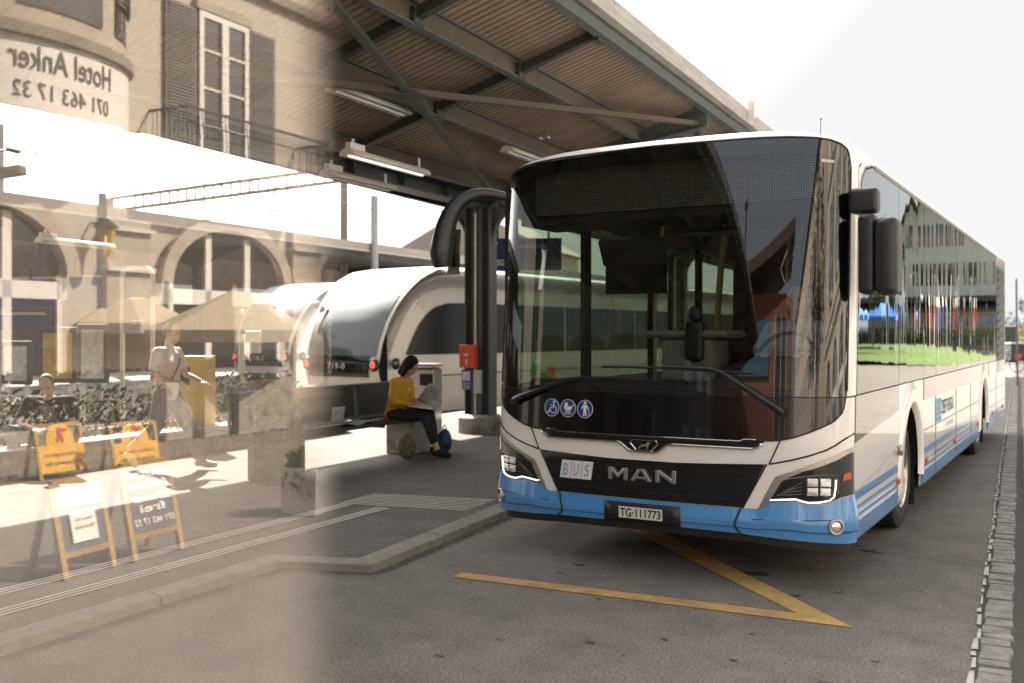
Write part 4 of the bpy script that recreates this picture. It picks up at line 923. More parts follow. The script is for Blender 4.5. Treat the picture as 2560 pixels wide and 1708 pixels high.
    if tail:
        for a in (7.2,): 
            g = MB(); g.b2(X_ + .002, X_ + .02, a - 1.2, a - .9, .0, .8); g.b2(X_ + .002, X_ + .02, a - .75, a - .45, .1, .55); build('livery_mark', g, mat('green_orange_mark', (.10, .38, .06), .5), t)
        g = MB(); g.b2(X_ + .002, X_ + .02, 6.8, 7.2, .05, .7); build('livery_mark', g, mat('orange_mark', (.6, .2, .04), .5), t)
    g = MB(); g.b2(cx_ - 1.1, cx_ + 1.1, .3, 1.0, -.45, .40); g.b2(cx_ - .25, cx_ + .25, -.2, .4, .15, .38); g.b2(cx_ - 1.35, cx_ + 1.35, 1, Ln, -.55, -.2); build('underframe', g, M_gum, t)
    g = MB(); g.ell(fp(.02, .60) + Vector((-.05, -.02, .2)), (.10, .10, .10)); g.tube([(cx_ + 1.55, .75, 2.36), (cx_ + 1.7, .7, 2.52), (cx_ + 1.72, .65, 2.3)], .03, 6); build('mirror_camera', g, M_ligh, t)
    return t
M_wht2 = mat('train_white', (.66, .64, .61), .35, coat=.6, var=.05, vs_=2)
M_trw = mat('train_windscreen', (.09, .105, .11), .08, coat=.8, spec=.6)
M_trg = mat('train_dark_glass', (.010, .010, .010), .18, spec=.2)
M_red = mat('red_tail_lens', (.45, .03, .02), .25, emit=(1, .12, .08), estr=.25)
train('railcar', 'white articulated railcar with rounded glass nose numbered 719-0, right behind the woman', PX(984, 836, 23.4), 34., '719-0')
train('railcar', 'white railcar farther left, seen through the glass pane with its lamps dark', PX(752, 836, 31.5), 30., '718-2', Ln=30, tail=False)
g = MB(); 
for q in (-12.6, -13.95 + .0, -17.0, -18.45): g.b2(q - .035, q + .035, -30, 90, -.60, -.46)
struct('rails', g, mat('rail_steel', (.16, .11, .08), .5, .6, var=.3))
# ================================================================== PEOPLE
M_skin = mat('skin', (.50, .30, .21), .5, var=.08, vs_=12); M_skin2 = mat('skin_light', (.58, .38, .28), .5, var=.08, vs_=12)
M_hair = mat('dark_hair', (.012, .008, .007), .8, spec=.2, var=.4, vs_=40); M_hairg = mat('grey_brown_hair', (.16, .12, .09), .6, var=.3, vs_=40)
def V3(*a): return Vector(a)
def person(label, loc, rz, J, skin, vox=.009, group=None, zoff=0.):
    """J: joint dict in local metres; x right of the figure, -y is where it looks, z up"""
    t = thing('person', label, 'person', loc, rz, group)
    g = MB(); H_ = Vector(J['head']); fd = Vector(J.get('face', (0, -1, 0))).normalized(); up = Vector(J.get('up', (0, 0, 1))).normalized(); sd_ = fd.cross(up).normalized(); up = sd_.cross(fd)
    M = Matrix((sd_, -fd, up)).transposed()
    g.ell(H_ + up * .03, (.074, .092, .098), M=M); g.ell(H_ + fd * .025 - up * .045, (.056, .068, .065), M=M); g.ell(H_ + fd * .05 - up * .088, (.03, .03, .024), M=M)
    g.tube([H_ + fd * .085 + up * .015, H_ + fd * .112 - up * .018], [.009, .015], 8); g.ell(H_ + fd * .088 - up * .055, (.026, .012, .008), M=M)
    for s in (-1, 1): g.ell(H_ + sd_ * s * .076 - fd * .005, (.012, .022, .032), M=M); g.ell(H_ + fd * .082 + sd_ * s * .031 + up * .038, (.022, .012, .008), M=M)
    nk = Vector(J['neck']); ch = Vector(J['chest']); pv = Vector(J['pelvis'])
    g.tube([nk - up * .03, H_ - up * .03 - fd * .01], [.058, .054], 12)
    side = (Vector(J['shL']) - Vector(J['shR'])).normalized(); tr = J.get('torso', (.145, .155, .15))
    g.tube([pv - V3(0, 0, .06), pv, (pv + ch) / 2, ch, nk - (nk - ch) * .25, nk], [tr[0] * .85, tr[0], tr[1] * .92, tr[1], tr[1] * .78, .06], 16, flat=.68, side=side)
    for s in 'LR':
        a, b, c = Vector(J['sh' + s]), Vector(J['el' + s]), Vector(J['wr' + s]); g.ell(a, (.06, .06, .06)); g.tube([a, (a + b) / 2, b, (b + c) / 2, c], [.052, .048, .038, .036, .025], 12); g.tube([nk - V3(0, 0, .05), a], [.07, .06], 10)
        hd = Vector(J.get('hand' + s, c + (c - b).normalized() * .09)) - c; hd.normalize(); cr_ = Vector(J.get('palm' + s, (0, 0, 1))); cr_ = (cr_ - hd * cr_.dot(hd)).normalized(); sw = hd.cross(cr_)
        g.tube([c, c + hd * .04, c + hd * .085], [.026, .038, .036], 10, flat=.45, side=sw)
        for k in range(4):
            o = sw * (k - 1.5) * .019; ln = (.062, .074, .068, .052)[k]; p0 = c + hd * .08 + o; p1 = p0 + hd * ln * .5 - cr_ * .008; p2 = p1 + hd * ln * .35 - cr_ * .022; g.tube([p0, p1, p2], [.0095, .009, .0078], 7)
        p0 = c + hd * .03 + sw * .034; p1 = p0 + hd * .035 + sw * .018 - cr_ * .008; g.tube([p0, p1, p1 + hd * .03 - cr_ * .01], [.013, .011, .009], 7)
        h, k_, an = Vector(J['hip' + s]), Vector(J['kn' + s]), Vector(J['an' + s]); g.ell(h, (.085, .085, .085)); g.tube([h, (h + k_) / 2, k_, k_ * .65 + an * .35, an], [.088, .075, .056, .056, .038], 12)
        to = Vector(J['toe' + s]); g.tube([an + V3(0, 0, 0) - (to - an).normalized() * .05 - V3(0, 0, .035), (an + to) / 2 - V3(0, 0, .02), to], [.036, .040, .028], 10)
    b = build('body', g, skin, t, remesh=vox); 
    e = MB()
    for s in (-1, 1): e.ell(H_ + fd * .089 + sd_ * s * .031 + up * .024, (.0115, .006, .006), M=M)
    build('eye', e, M_gum, t)
    return t, (H_, fd, up, sd_, M)
def sleeve(g, J, s, r0, r1, frac=1.0, low=False):
    a, b, c = Vector(J['sh' + s]), Vector(J['el' + s]), Vector(J['wr' + s])
    if frac <= 1: g.tube([a, a.lerp(b, .5 * frac), a.lerp(b, frac)], [r0, r0 * .95, r1], 12)
    else: g.tube([a, (a + b) / 2, b, b.lerp(c, frac - 1)], [r0, r0 * .92, r1, r1 * .85], 12)
def top_garment(name, J, m, t, frac=.8, tr=(.16, .17), hem=-.1, vox=.011, r0=.068):
    g = MB(); nk, ch, pv = Vector(J['neck']), Vector(J['chest']), Vector(J['pelvis']); side = (Vector(J['shL']) - Vector(J['shR'])).normalized()
    ax = (ch - pv).normalized()
    g.tube([pv + ax * hem, pv, (pv + ch) / 2, ch, nk - (nk - ch) * .3, nk - (nk - ch) * .05], [tr[0] * 1.02, tr[0], tr[1] * .97, tr[1], tr[1] * .84, .078], 18, flat=.70, side=side)
    for s in 'LR': g.ell(Vector(J['sh' + s]), (r0, r0, r0)); g.tube([nk - V3(0, 0, .06), J['sh' + s]], [.075, r0], 10); sleeve(g, J, s, r0, r0 * .88, frac)
    return build(name, g, m, t, remesh=vox)
def trousers(name, J, m, t, r=(.105, .088, .07, .06), end=.92, vox=.011):
    g = MB(); pv = Vector(J['pelvis']); side = (Vector(J['hipL']) - Vector(J['hipR'])).normalized()
    g.tube([pv + (Vector(J['chest']) - pv).normalized() * .05, pv, pv * .7 + (Vector(J['hipL']) + Vector(J['hipR'])) * .15], [.155, .165, .15], 16, flat=.72, side=side)
    for s in 'LR':
        h, k_, an = Vector(J['hip' + s]), Vector(J['kn' + s]), Vector(J['an' + s]); g.ell(h, (r[0],) * 3); g.tube([h, (h + k_) / 2, k_, k_.lerp(an, .5), k_.lerp(an, end)], [r[0], r[1], r[2], r[3], r[3] * .95], 12)
    return build(name, g, m, t, remesh=vox)
def shoes(J, m, t):
    for s in 'LR':
        an, to = Vector(J['an' + s]), Vector(J['toe' + s]); d = (to - an); d.z = 0; d.normalize(); g = MB()
        g.tube([an - d * .07 - V3(0, 0, .045), an - V3(0, 0, .03), (an + to) / 2 - V3(0, 0, .02), to + d * .02], [.036, .05, .045, .03], 12, flat=1.); build('shoe', g, m, t, remesh=.009)
def hair(H, m, t, length=0., vol=1.0):
    H_, fd, up, sd_, M = H; g = MB(); g.ell(H_ + up * .040 - fd * .026, (.086 * vol, .094 * vol, .098 * vol), M=M)
    if length:
        g.ell(H_ - fd * .045 - up * .02, (.088 * vol, .07, .10), M=M); g.tube([H_ - fd * .04 + up * .02, H_ - fd * .05 - up * length], [.085 * vol, .07], 12)
        for s in (-1, 1): g.tube([H_ + sd_ * s * .06 + up * .06, H_ + sd_ * s * .082 - up * .02, H_ + sd_ * s * .075 - up * length * .9], [.035, .034, .026], 8)
    return build('hair', g, m, t, remesh=.009)
# seated woman with a newspaper.  faces local -y ; placed so that -y points across the platform (+q)
wq, wp = -7.42, 11.15
wl_ = W(wq, wp, PZ)
J = dict(head=(.0, -.23, 1.17), face=(.0, -.80, -.60), up=(0, -.6, .8), neck=(0, -.10, 1.03), chest=(0, -.06, .86), pelvis=(0, 0, .56), shL=(.17, -.09, .97), shR=(-.17, -.09, .97),
         elL=(.21, -.12, .70), elR=(-.21, -.12, .70), wrL=(.10, -.34, .68), wrR=(-.10, -.34, .68), palmL=(0, .3, 1), palmR=(0, .3, 1), hipL=(.10, -.03, .53), hipR=(-.10, -.03, .53), knL=(.10, -.48, .55), knR=(-.08, -.50, .52),
         anL=(.09, -.56, .12), anR=(-.09, -.70, .10), toeL=(.09, -.74, .035), toeR=(-.09, -.88, .035), torso=(.165, .165))
M_mus = mat('mustard_knit', (.62, .33, .02), .85, var=.15, vs_=60, bump=.5, bs=200); M_blkc = mat('black_cotton', (.014, .014, .015), .85, var=.3, vs_=15)
FQ = R(90) - TH                       # rotation that turns local -y to +q
t, Hh = person('woman in mustard top and black trousers reading a newspaper on the bench', wl_, FQ, J, M_skin)
top_garment('mustard_top', J, M_mus, t, frac=1.7, tr=(.185, .18), r0=.066); trousers('black_trousers', J, M_blkc, t, end=.80); shoes(J, M_blkc, t); hair(Hh, M_hair, t, length=.17, vol=1.14)
g = MB(); g.ell((0, -.20, .87), (.014, .006, .014)); build('pendant', g, M_wht, t)
def loc_of(t_, v): return Matrix.Translation(t_.location) @ Matrix.Rotation(t_.rotation_euler.z, 4, 'Z') @ Vector(v)
M_news = mat('newsprint', (.42, .42, .38), .9, var=.3, vs_=14)
np_ = thing('newspaper', 'open newspaper held in the hands of the seated woman', 'newspaper', loc_of(t, (0, -.42, .70)), FQ)
g = MB(); g.grid(lambda a, b: V3(-.22 + .44 * a, -.20 * b + .02, .0 + .22 * b ** 1.3 + .04 * math.sin(a * 6.28) ), 16, 8); g.grid(lambda a, b: V3(-.22 + .44 * a, -.03 - .16 * b, .0 + .02 * math.sin(a * 9) - .05 * b), 12, 5); build('pages', g, M_news, np_, smooth='all', solid=.002)
g = MB()
for k in range(6): b_ = .12 + .14 * k; g.tube([(-.20 + .04 * j, -.20 * b_ + .02, .222 * b_ ** 1.3 + .04 * math.sin((.045 + .09 * j) * 6.28) + .004) for j in range(5)], .0018, 4)
build('printed_lines', g, M_txt, np_)
# shopping bags by the block
t = thing('shopping_bag', 'patterned cloth bag slumped on the ground under the woman', 'bag', W(wq + .38, wp - .32, PZ), -TH)
g = MB(); g.ell((0, 0, .14), (.13, .10, .15)); g.tube([(-.05, 0, .25), (0, 0, .34), (.05, 0, .25)], .014, 6); build('bag_body', g, mat('patterned_cloth', (.14, .12, .08), .9, var=.7, vs_=25), t, remesh=.012)
t = thing('shopping_bag', 'blue plastic bag standing behind the womans legs', 'bag', W(wq + .50, wp + .42, PZ), -TH)
g = MB(); g.ell((0, 0, .16), (.11, .09, .17)); build('bag_body', g, mat('blue_plastic_bag', (.02, .055, .12), .35, var=.5, vs_=15), t, remesh=.014); g = MB(); g.tube([(-.05, 0, .29), (0, 0, .38), (.05, 0, .29)], .01, 6); build('bag_handle', g, M_wht, t)
# bench
bq = -7.42; b0, b1 = 8.25, 11.75
t = station('platform_bench', 'long platform bench with dark mesh back on concrete blocks', 'bench')
def mesh_panel(y0, y1, z0, z1, fx, name, par):
    g = MB(); n = int((y1 - y0) / .021)
    for i in range(n + 1): y = y0 + (y1 - y0) * i / n; g.beam((fx(z0), y, z0), (fx(z1), y, z1), .010, .010, up=(0, 1, 0))
    m_ = int((z1 - z0) / .021)
    for i in range(m_ + 1): z = z0 + (z1 - z0) * i / m_; g.beam((fx(z) + .002, y0, z), (fx(z) + .002, y1, z), .010, .010)
    return build(name, g, M_dark, par)
fx = lambda z: bq - .22 - .10 * (z - .5)
seg = (b1 - b0) / 3
for k in range(3): 
    mesh_panel(b0 + k * seg + .04, b0 + (k + 1) * seg - .04, .60, .98, fx, 'back_mesh', t)
    g = MB(); g.b2(bq - .18, bq + .24, b0 + k * seg + .01, b0 + (k + 1) * seg - .01, PZ + .44, PZ + .475); build('seat', g, M_dark, t, bevel=.01)
g = MB(); g.tube([(fx(.99), b0, .99), (fx(.99), b1, .99)], .02, 8); g.tube([(fx(.58), b0, .58), (fx(.58), b1, .58)], .016, 8)
for k in range(4): y = b0 + k * seg; g.tube([(fx(.99), y, .99), (fx(.55), y, .55), (bq - .1, y, PZ + .42), (bq + .2, y, PZ + .42)], .018, 8)
build('bench_frame', g, M_alu if False else M_steel, t)
for y in (b0 + .45, b1 - .35): g = MB(); g.b2(bq - .16, bq + .22, y - .25, y + .28, PZ, PZ + .435); build('concrete_block', g, M_conc, t, bevel=.012)
t = thing('newspaper', 'folded newspaper lying open on the bench seat beside the woman', 'newspaper', W(bq, b0 + 1.95, PZ + .478), -TH)
g = MB(); g.grid(lambda a, b: V3(-.14 + .30 * a, -.3 + .6 * b, .012 + .02 * math.sin(9 * b + 2 * a)), 8, 12); g.grid(lambda a, b: V3(-.15 + .03 * b, -.28 + .26 * a, .02 + .20 * b), 6, 6); build('pages', g, M_news, t, smooth='all', solid=.003)
# steel bin cabinet behind the bench
w = PX(1058, 836, 15.4); q, p = PQ(w); t = thing('waste_bin', 'tall brushed steel waste bin with dark slots behind the woman', 'bin', W(q, p, PZ), R(-12))
g = MB(); g.b2(-.24, .24, -.24, .24, .04, 1.08); bo = build('bin_body', g, M_alu, t, bevel=.03); g = MB(); g.b2(-.25, .25, -.25, .25, 1.085, 1.15); build('lid', g, M_alu, t, bevel=.03)
g = MB(); g.b2(.02, .225, -.246, -.236, .82, 1.0); build('slot', g, M_gum, t); g = MB(); g.b2(-.2, .2, -.2, .2, 0, .05); build('foot', g, M_dark, t)
# ticket-validator and sign on the column
cp = RP[3]
t = thing('validator_box', 'red ticket box fixed on the green column', 'box', W(C_Q - .10, cp - .20, 0), -TH)
q, p = C_Q, cp; zc = lambda v: EYE - (v - 836) * (W(C_Q, cp).y - .2) / 2489
sx_ = (W(C_Q, cp).y) / 2489
g = MB(); g.b2(-.15, .14, -.07, .06, zc(920), zc(862)); bo = build('casing', g, mat('signal_red', (.62, .07, .03), .4, var=.05), t, bevel=.01)
g = MB(); g.b2(-.06, .02, -.075, -.068, zc(890), zc(885)); build('slot', g, M_ligh, bo); g = MB(); g.b2(-.025, .0, -.076, -.068, zc(913), zc(897)); build('arrow_mark', g, M_ligh, bo)
t = thing('info_sign', 'small blue and white notice under the red ticket box', 'sign', W(C_Q - .10, cp - .20, 0), -TH)
g = MB(); g.b2(-.11, .07, -.05, -.03, zc(975), zc(924)); bo = build('sign_plate', g, M_sky, t); g = MB(); g.b2(-.09, .04, -.054, -.05, zc(952), zc(930)); build('pictogram', g, M_wht, bo)
g = MB(); g.prism([(-.06, zc(951)), (-.045, zc(951)), (.02, zc(933)), (.005, zc(933))], lambda a, b, t_: V3(a, -.056 - t_, b), 0, .002); build('pictogram_bar', g, mat('signal_red', (1, 1, 1)), bo)
g = MB(); 
for k in range(4): g.b2(-.095, .05 - .02 * (k % 2), -.054, -.05, zc(957 + 4.5 * k) - .01, zc(957 + 4.5 * k)); 
build('lettering', g, M_ligh, bo)
t = thing('junction_box', 'grey box beside the small blue notice', 'box', W(C_Q + .05, cp - .20, 0), -TH); g = MB(); g.b2(-.06, .06, -.03, .06, zc(983), zc(925)); build('casing', g, M_ligh, t, bevel=.006)
# hanging blue sign next to the column
w = PX(1308, 636, 19.5); t = thing('hanging_sign', 'navy hanging departure sign behind the column, white text ending in SG', 'sign', w, R(-4))
g = MB(); g.b2(-.75, .75, -.06, .06, -.31, .31); bo = build('sign_box', g, M_blsg, t)
g = MB()
def ptext(mb, s, x0, x1, z0, z1, y=-.063, **k): vs, fs = textfit(s, x0, x1, z0, z1, **k); mb.add([(a, y, b) for a, b in vs], fs)
ptext(g, '10:07', -.72, -.49, .14, .23, bold=.01); ptext(g, 'Wil SG', -.72, -.38, -.22, -.11, bold=.01); ptext(g, 'Romanshorn', -.2, .45, .12, .2); build('sign_lettering', g, M_wht, bo)
for x_ in (-.5, .5): g = MB(); g.tube([(x_, 0, .3), (x_, 0, .9)], .02, 6); build('hanger', g, M_dark, t)

# ---- walking man
wq_, wp_ = PQ(PX(418, 836, 11.75)); 
J = dict(head=(0, -.06, 1.60), face=(0, -1, -.12), neck=(0, -.02, 1.44), chest=(0, -.01, 1.24), pelvis=(0, 0, .95), shL=(.19, 0, 1.38), shR=(-.19, 0, 1.38), elL=(.25, -.10, 1.12), elR=(-.24, .04, 1.10), wrL=(.20, -.33, 1.04), wrR=(-.22, -.22, 1.06),
         hipL=(.09, 0, .90), hipR=(-.09, 0, .90), knL=(.10, -.22, .52), knR=(-.10, .10, .50), anL=(.10, -.38, .12), anR=(-.10, .42, .22), toeL=(.10, -.56, .06), toeR=(-.10, .36, .04), torso=(.15, .16))
wm = W(wq_, wp_, PZ)
t, Hh = person('walking man in a pale t-shirt and grey trousers with a shoulder strap', wm, R(78), J, M_skin2)
M_tee = mat('pale_tshirt', (.62, .58, .52), .9, var=.15, vs_=30); M_grt = mat('grey_trousers', (.22, .20, .21), .9, var=.2, vs_=20)
top_garment('t_shirt', J, M_tee, t, frac=.75, tr=(.175, .185), r0=.078, hem=-.12); trousers('trousers', J, M_grt, t, r=(.115, .10, .085, .075)); shoes(J, mat('cream_shoe', (.55, .5, .42), .7), t); hair(Hh, M_hairg, t)
g = MB(); g.tube([(.17, -.02, 1.46), (.05, -.145, 1.28), (-.10, -.14, 1.10), (-.19, 0, .98), (-.08, .15, 1.15), (.12, .12, 1.40), (.17, -.02, 1.46)], .012, 6, flat=.4); build('bag_strap', g, M_txt, t)
# ---- seated man on the planter wall
sm = W(*PQ(PX(132, 836, 11.6)), 0); smq, smp = PQ(sm)
J = dict(head=(0, -.22, 1.01), face=(.1, -.85, -.5), up=(0, -.5, .85), neck=(0, -.12, .87), chest=(0, -.07, .70), pelvis=(0, 0, .42), shL=(.22, -.10, .82), shR=(-.22, -.10, .82), elL=(.29, -.24, .58), elR=(-.29, -.22, .58), wrL=(.08, -.44, .54), wrR=(-.06, -.44, .54),
         hipL=(.11, -.03, .40), hipR=(-.11, -.03, .40), knL=(.36, -.38, .52), knR=(-.34, -.38, .52), anL=(.24, -.48, .11), anR=(-.22, -.46, .11), toeL=(.28, -.66, .035), toeR=(-.26, -.64, .035), torso=(.165, .17))
t, Hh = person('seated man in a dark printed t-shirt and jeans on the planter wall', W(smq, smp, PZ), R(8), J, M_skin2)
M_dtee = mat('dark_green_tshirt', (.022, .028, .018), .9, var=.3, vs_=20); top_garment('t_shirt', J, M_dtee, t, frac=.8, tr=(.19, .195), r0=.08); trousers('jeans', J, mat('washed_jeans', (.16, .21, .22), .9, var=.3, vs_=20), t, r=(.12, .105, .085, .07)); shoes(J, M_txt, t); hair(Hh, M_hairg, t, vol=.99)
q_ = build('chest_print', (lambda g: (g.prism([(-.08, .60), (.09, .61), (.085, .78), (-.07, .785)], lambda a, b, tt: V3(a, -.190 - .18 * (b - .6) - tt, b), 0, .006), g)[1])(MB()), mat('faded_print', (.16, .15, .11), .8, var=.8, vs_=45), t)
# ---- driver
J = dict(head=(0, -.05, 1.42), face=(.05, -1, -.1), neck=(0, -.01, 1.27), chest=(0, 0, 1.06), pelvis=(0, .06, .76), shL=(.20, -.01, 1.20), shR=(-.20, -.01, 1.20), elL=(.26, -.20, 1.0), elR=(-.26, -.20, 1.0), wrL=(.16, -.42, 1.02), wrR=(-.16, -.42, 1.02),
         hipL=(.1, .02, .72), hipR=(-.1, .02, .72), knL=(.12, -.42, .76), knR=(-.12, -.42, .76), anL=(.12, -.55, .42), anR=(-.12, -.55, .42), toeL=(.12, -.7, .36), toeR=(-.12, -.7, .36), torso=(.16, .165))
dv = B2W(.70, 1.42, .48)
t, Hh = person('bus driver in a light blue shirt at the steering wheel behind the windscreen', dv, -BA, J, mat('skin_pale', (.72, .52, .42), .5))
M_shirt = mat('light_blue_shirt', (.48, .60, .76), .85, var=.1, vs_=20); top_garment('shirt', J, M_shirt, t, frac=.9, tr=(.18, .19), r0=.078); trousers('trousers', J, M_blkc, t); shoes(J, M_txt, t); hair(Hh, M_hairg, t)

# ================================================================== LEFT BACKGROUND
M_farc = mat('far_canopy_concrete', (.26, .23, .20), .85, var=.15, vs_=.6)
t = station('far_canopy', 'long flat concrete canopy of the far platform', 'canopy'); q0 = -24.4; z1_ = 5.5
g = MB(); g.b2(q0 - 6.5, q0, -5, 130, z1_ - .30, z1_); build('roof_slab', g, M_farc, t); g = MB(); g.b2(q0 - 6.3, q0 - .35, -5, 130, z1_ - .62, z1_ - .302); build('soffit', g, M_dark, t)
g = MB(); g.b2(q0 + .002, q0 + .06, -5, 130, z1_ - .38, z1_ - .30); build('drip_edge', g, M_fasc, t)
for k in range(10): g = MB(); y = 4 + k * 12; g.b2(q0 - 3.3, q0 - 3.0, y - .12, y + .12, -.62, z1_ - .6); g.prism([(q0 - .5, z1_ - .61), (q0 - 3, z1_ - 1.3), (q0 - 3.3, z1_ - 1.3), (q0 - 6, z1_ - .61)], lambda a, b, tt: V3(a, y + tt, b), -.08, .08); build('column', g, M_dark, t)
struct('far_platform', MB().b2(-33, -22.5, -30, 130, -.62, .1), M_conc)
t = station('station_wall', 'dark brick wall with pale windows behind the far platform', 'building'); g = MB(); g.b2(-34.5, -34, 5, 60, -.6, 5.6); g.b2(-34.5, -34, -20, 5, -.6, 4.0); build('wall', g, mat('dim_brick', (.10, .07, .055), .9, var=.3, vs_=1.5), t)
for k in range(12): g = MB(); g.b2(-33.99, -33.95, -10 + k * 5.2, -7.2 + k * 5.2, 3.0, 3.9); build('window', g, M_ligh, t)
for i, (u, v0, v1, Y, r) in enumerate([(936, 490, 700, 42, .16), (256, 484, 560, 40, .16)]):
    a, b = PX(u, v0, Y), PX(u, 836, Y); tag(build('catenary_mast', MB().tube([(b.x, b.y, -.6), (a.x, a.y, a.z)], r, 12), mat('galvanised_mast', (.22, .22, .22), .6), smooth=True), ['grey steel mast rising between the wires right of centre canopy end', 'short grey mast stub poking above the far canopy at left'][i], 'mast', 'masts of the overhead line')
a = PX(0, 360, 30); tag(build('catenary_mast', MB().tube([(a.x - .05, a.y, -.6), (a.x - .05, a.y, a.z + .6)], .16, 12), _m['galvanised_mast'], smooth=True), 'mast with insulators cut off by the left edge of the picture', 'mast', 'masts of the overhead line')
t = thing('overhead_gantry', 'lattice gantry beam spanning above the tracks', 'gantry'); a0, b0_ = PX(275, 528, 50), PX(860, 452, 46); g = MB(); hh = .62
for dz in (0, hh): g.beam(a0 + V3(0, 0, dz), b0_ + V3(0, 0, dz), .14, .14)
n = 26
for k in range(n + 1): c = a0.lerp(b0_, k / n); g.beam(c, c + V3(0, 0, hh), .07, .07, up=(1, 0, 0))
build('lattice_beam', g, mat('weathered_gantry', (.16, .14, .12), .7), t)
for u_ in (.12, .26, .42, .56, .72): c = a0.lerp(b0_, u_); g = MB(); g.tube([c, c - V3(0, 0, 1.0)], .035, 6); g.tube([c - V3(.3, 0, 1.0), c - V3(-.3, 0, 1.0)], .04, 6); build('insulator', g, M_dark, t)
for s_, c in ((0, a0), (1, b0_)): g = MB(); g.beam(c + V3(0, 0, hh), V3(c.x, c.y, -.6), .3, .3, up=(1, 0, 0)); build('gantry_post', g, _m['weathered_gantry'], t)
wl2 = [((0, 372, 30), (200, 420, 42), (700, 560, 70)), ((0, 395, 32), (400, 470, 50), (900, 580, 80)), ((120, 405, 30), (800, 500, 55), (1150, 560, 90)), ((690, 455, 35), (1120, 560, 70)), ((700, 500, 35), (1000, 590, 70)), ((560, 440, 30), (1000, 540, 45)), ((820, 470, 40), (1150, 515, 60))]
for i, P_ in enumerate(wl2):
    pts = [PX(*p_) for p_ in P_]; tag(build('overhead_wire', MB().tube(pts, .018, 5), M_dark), 'thin overhead contact wire against the white sky', 'wire', 'overhead wires')
g = MB(); a = PX(0, 375, 26); g.tube([a - V3(.6, 0, 0), PX(60, 378, 26), PX(100, 385, 26)], .03, 6); g.tube([PX(18, 372, 26), PX(48, 380, 26)], .07, 8); tag(build('insulator_arm', g, M_dark, smooth=True), 'dark insulator arm reaching in at the left edge', 'insulator')
g = MB(); a, b = PX(-40, 440, 24), PX(58, 425, 24); g.beam(a, b, .35, .22); tag(build('signal_bracket', g, _m['weathered_gantry']), 'flat grey bracket end at the left edge below the insulator', 'bracket')
# pale house beyond the trains
w = PX(1130, 836, 95); t = thing('pale_house', 'pale apartment house with pitched roof beyond the tracks', 'house', (w.x, w.y, 0), R(-20))
g = MB(); g.b2(-5.2, 9, 0, 12, -1, 9.5); build('wall', g, mat('pale_render', (.62, .55, .46), .9, var=.05), t); g = MB(); g.prism([(-6.2, 9.4), (10, 9.4), (1.9, 13.6)], lambda a, b, tt: V3(a, tt, b), -.8, 12.8); build('roof', g, mat('grey_roof', (.33, .28, .25), .9), t)
for k in range(3):
    for j in range(3): g = MB(); g.b2(-3.6 + k * 3.4, -2.2 + k * 3.4, -.06, .0, 1.8 + j * 2.6, 3.2 + j * 2.6); build('window', g, M_trg, t)
g = MB()
for j in range(3): g.b2(-5.6, 9, -1.2, -.02, 1.0 + j * 2.6, 1.15 + j * 2.6)
build('balcony', g, M_ligh, t)
def notice(u0, u1, v0, v1, Y, label, m, leg=True):
    a, b = PX(u0, v1, Y), PX(u1, v0, Y); w = (b.x - a.x); t = thing('notice_board', label, 'notice board', ((a.x + b.x) / 2, Y, PZ), 0)
    z0, z1 = a.z - PZ, b.z - PZ; g = MB(); g.b2(-w / 2 - .05, w / 2 + .05, 0, .08, z0 - .05, z1 + .05); fo = build('frame', g, M_dark, t, bevel=.01); g = MB(); g.b2(-w / 2 + .02, w / 2 - .02, -.012, .0, z0 + .02, z1 - .04); build('poster', g, m, t)
    
    for x_ in (-w / 2, w / 2 - .06): g = MB(); g.b2(x_, x_ + .06, .01, .07, 0, z0 - .05); build('post', g, M_ligh, t)
M_post = mat('yellow_poster', (.42, .30, .06), .5, var=.5, vs_=5, dirt=((.45, .12, .03), 3)); M_map = mat('pale_map', (.40, .43, .38), .5, var=.35, vs_=9)
notice(105, 183, 826, 950, 15.5, 'framed poster in yellow and orange on the far side of the platform', M_post)
notice(200, 262, 818, 950, 16.5, 'framed pale map poster right of the yellow one', M_map)
notice(10, 70, 860, 955, 17.5, 'framed pale poster left of the yellow one', M_map)
# pole with small box, stele, ticket machine
w = PX(604, 836, 17.0); t = thing('sign_post', 'slim grey post with a small grey box, behind the planter', 'post', (w.x, w.y, PZ)); g = MB(); g.tube([(0, 0, 0), (0, 0, 1.6)], .06, 12); build('pole', g, M_ligh, t, smooth=True); g = MB(); g.b2(.08, .32, -.1, .1, 1.28, 1.66); build('box', g, M_ligh, t, bevel=.02)
w = PX(344, 836, 15.5); t = thing('bus_stop_stele', 'tall rounded information stele with violet panel, left of the walking man', 'sign', (w.x, w.y, PZ))
g = MB(); zt = EYE + (836 - 665) * 15.5 / 2489 - PZ; wd = .26; pr2 = [(-wd, 0), (-wd, zt - .12), (-wd + .04, zt - .04), (-wd + .12, zt), (wd - .12, zt), (wd - .04, zt - .04), (wd, zt - .12), (wd, 0), (wd - .05, 0), (wd - .05, zt - .13), (wd - .10, zt - .06), (-wd + .10, zt - .06), (-wd + .05, zt - .13), (-wd + .05, 0)]
vs = [V3(a, y, b) for y in (-.04, .04) for a, b in pr2]; n = 7; L14 = len(pr2); g.add(vs, [(i, i + 1, L14 - 2 - i, L14 - 1 - i) for i in range(7 - 1 + 0)] + [(L14 + i, L14 + i + 1, 2 * L14 - 2 - i, 2 * L14 - 1 - i) for i in range(6)] + [(i, (i + 1) % L14, (i + 1) % L14 + L14, i + L14) for i in range(L14)]); build('hoop', g, M_ligh, t)
g = MB(); g.b2(-wd + .055, wd - .055, -.015, .015, zt - 1.05, zt - .17); pn = build('panel', g, mat('violet_grey_panel', (.16, .15, .22), .5), t)
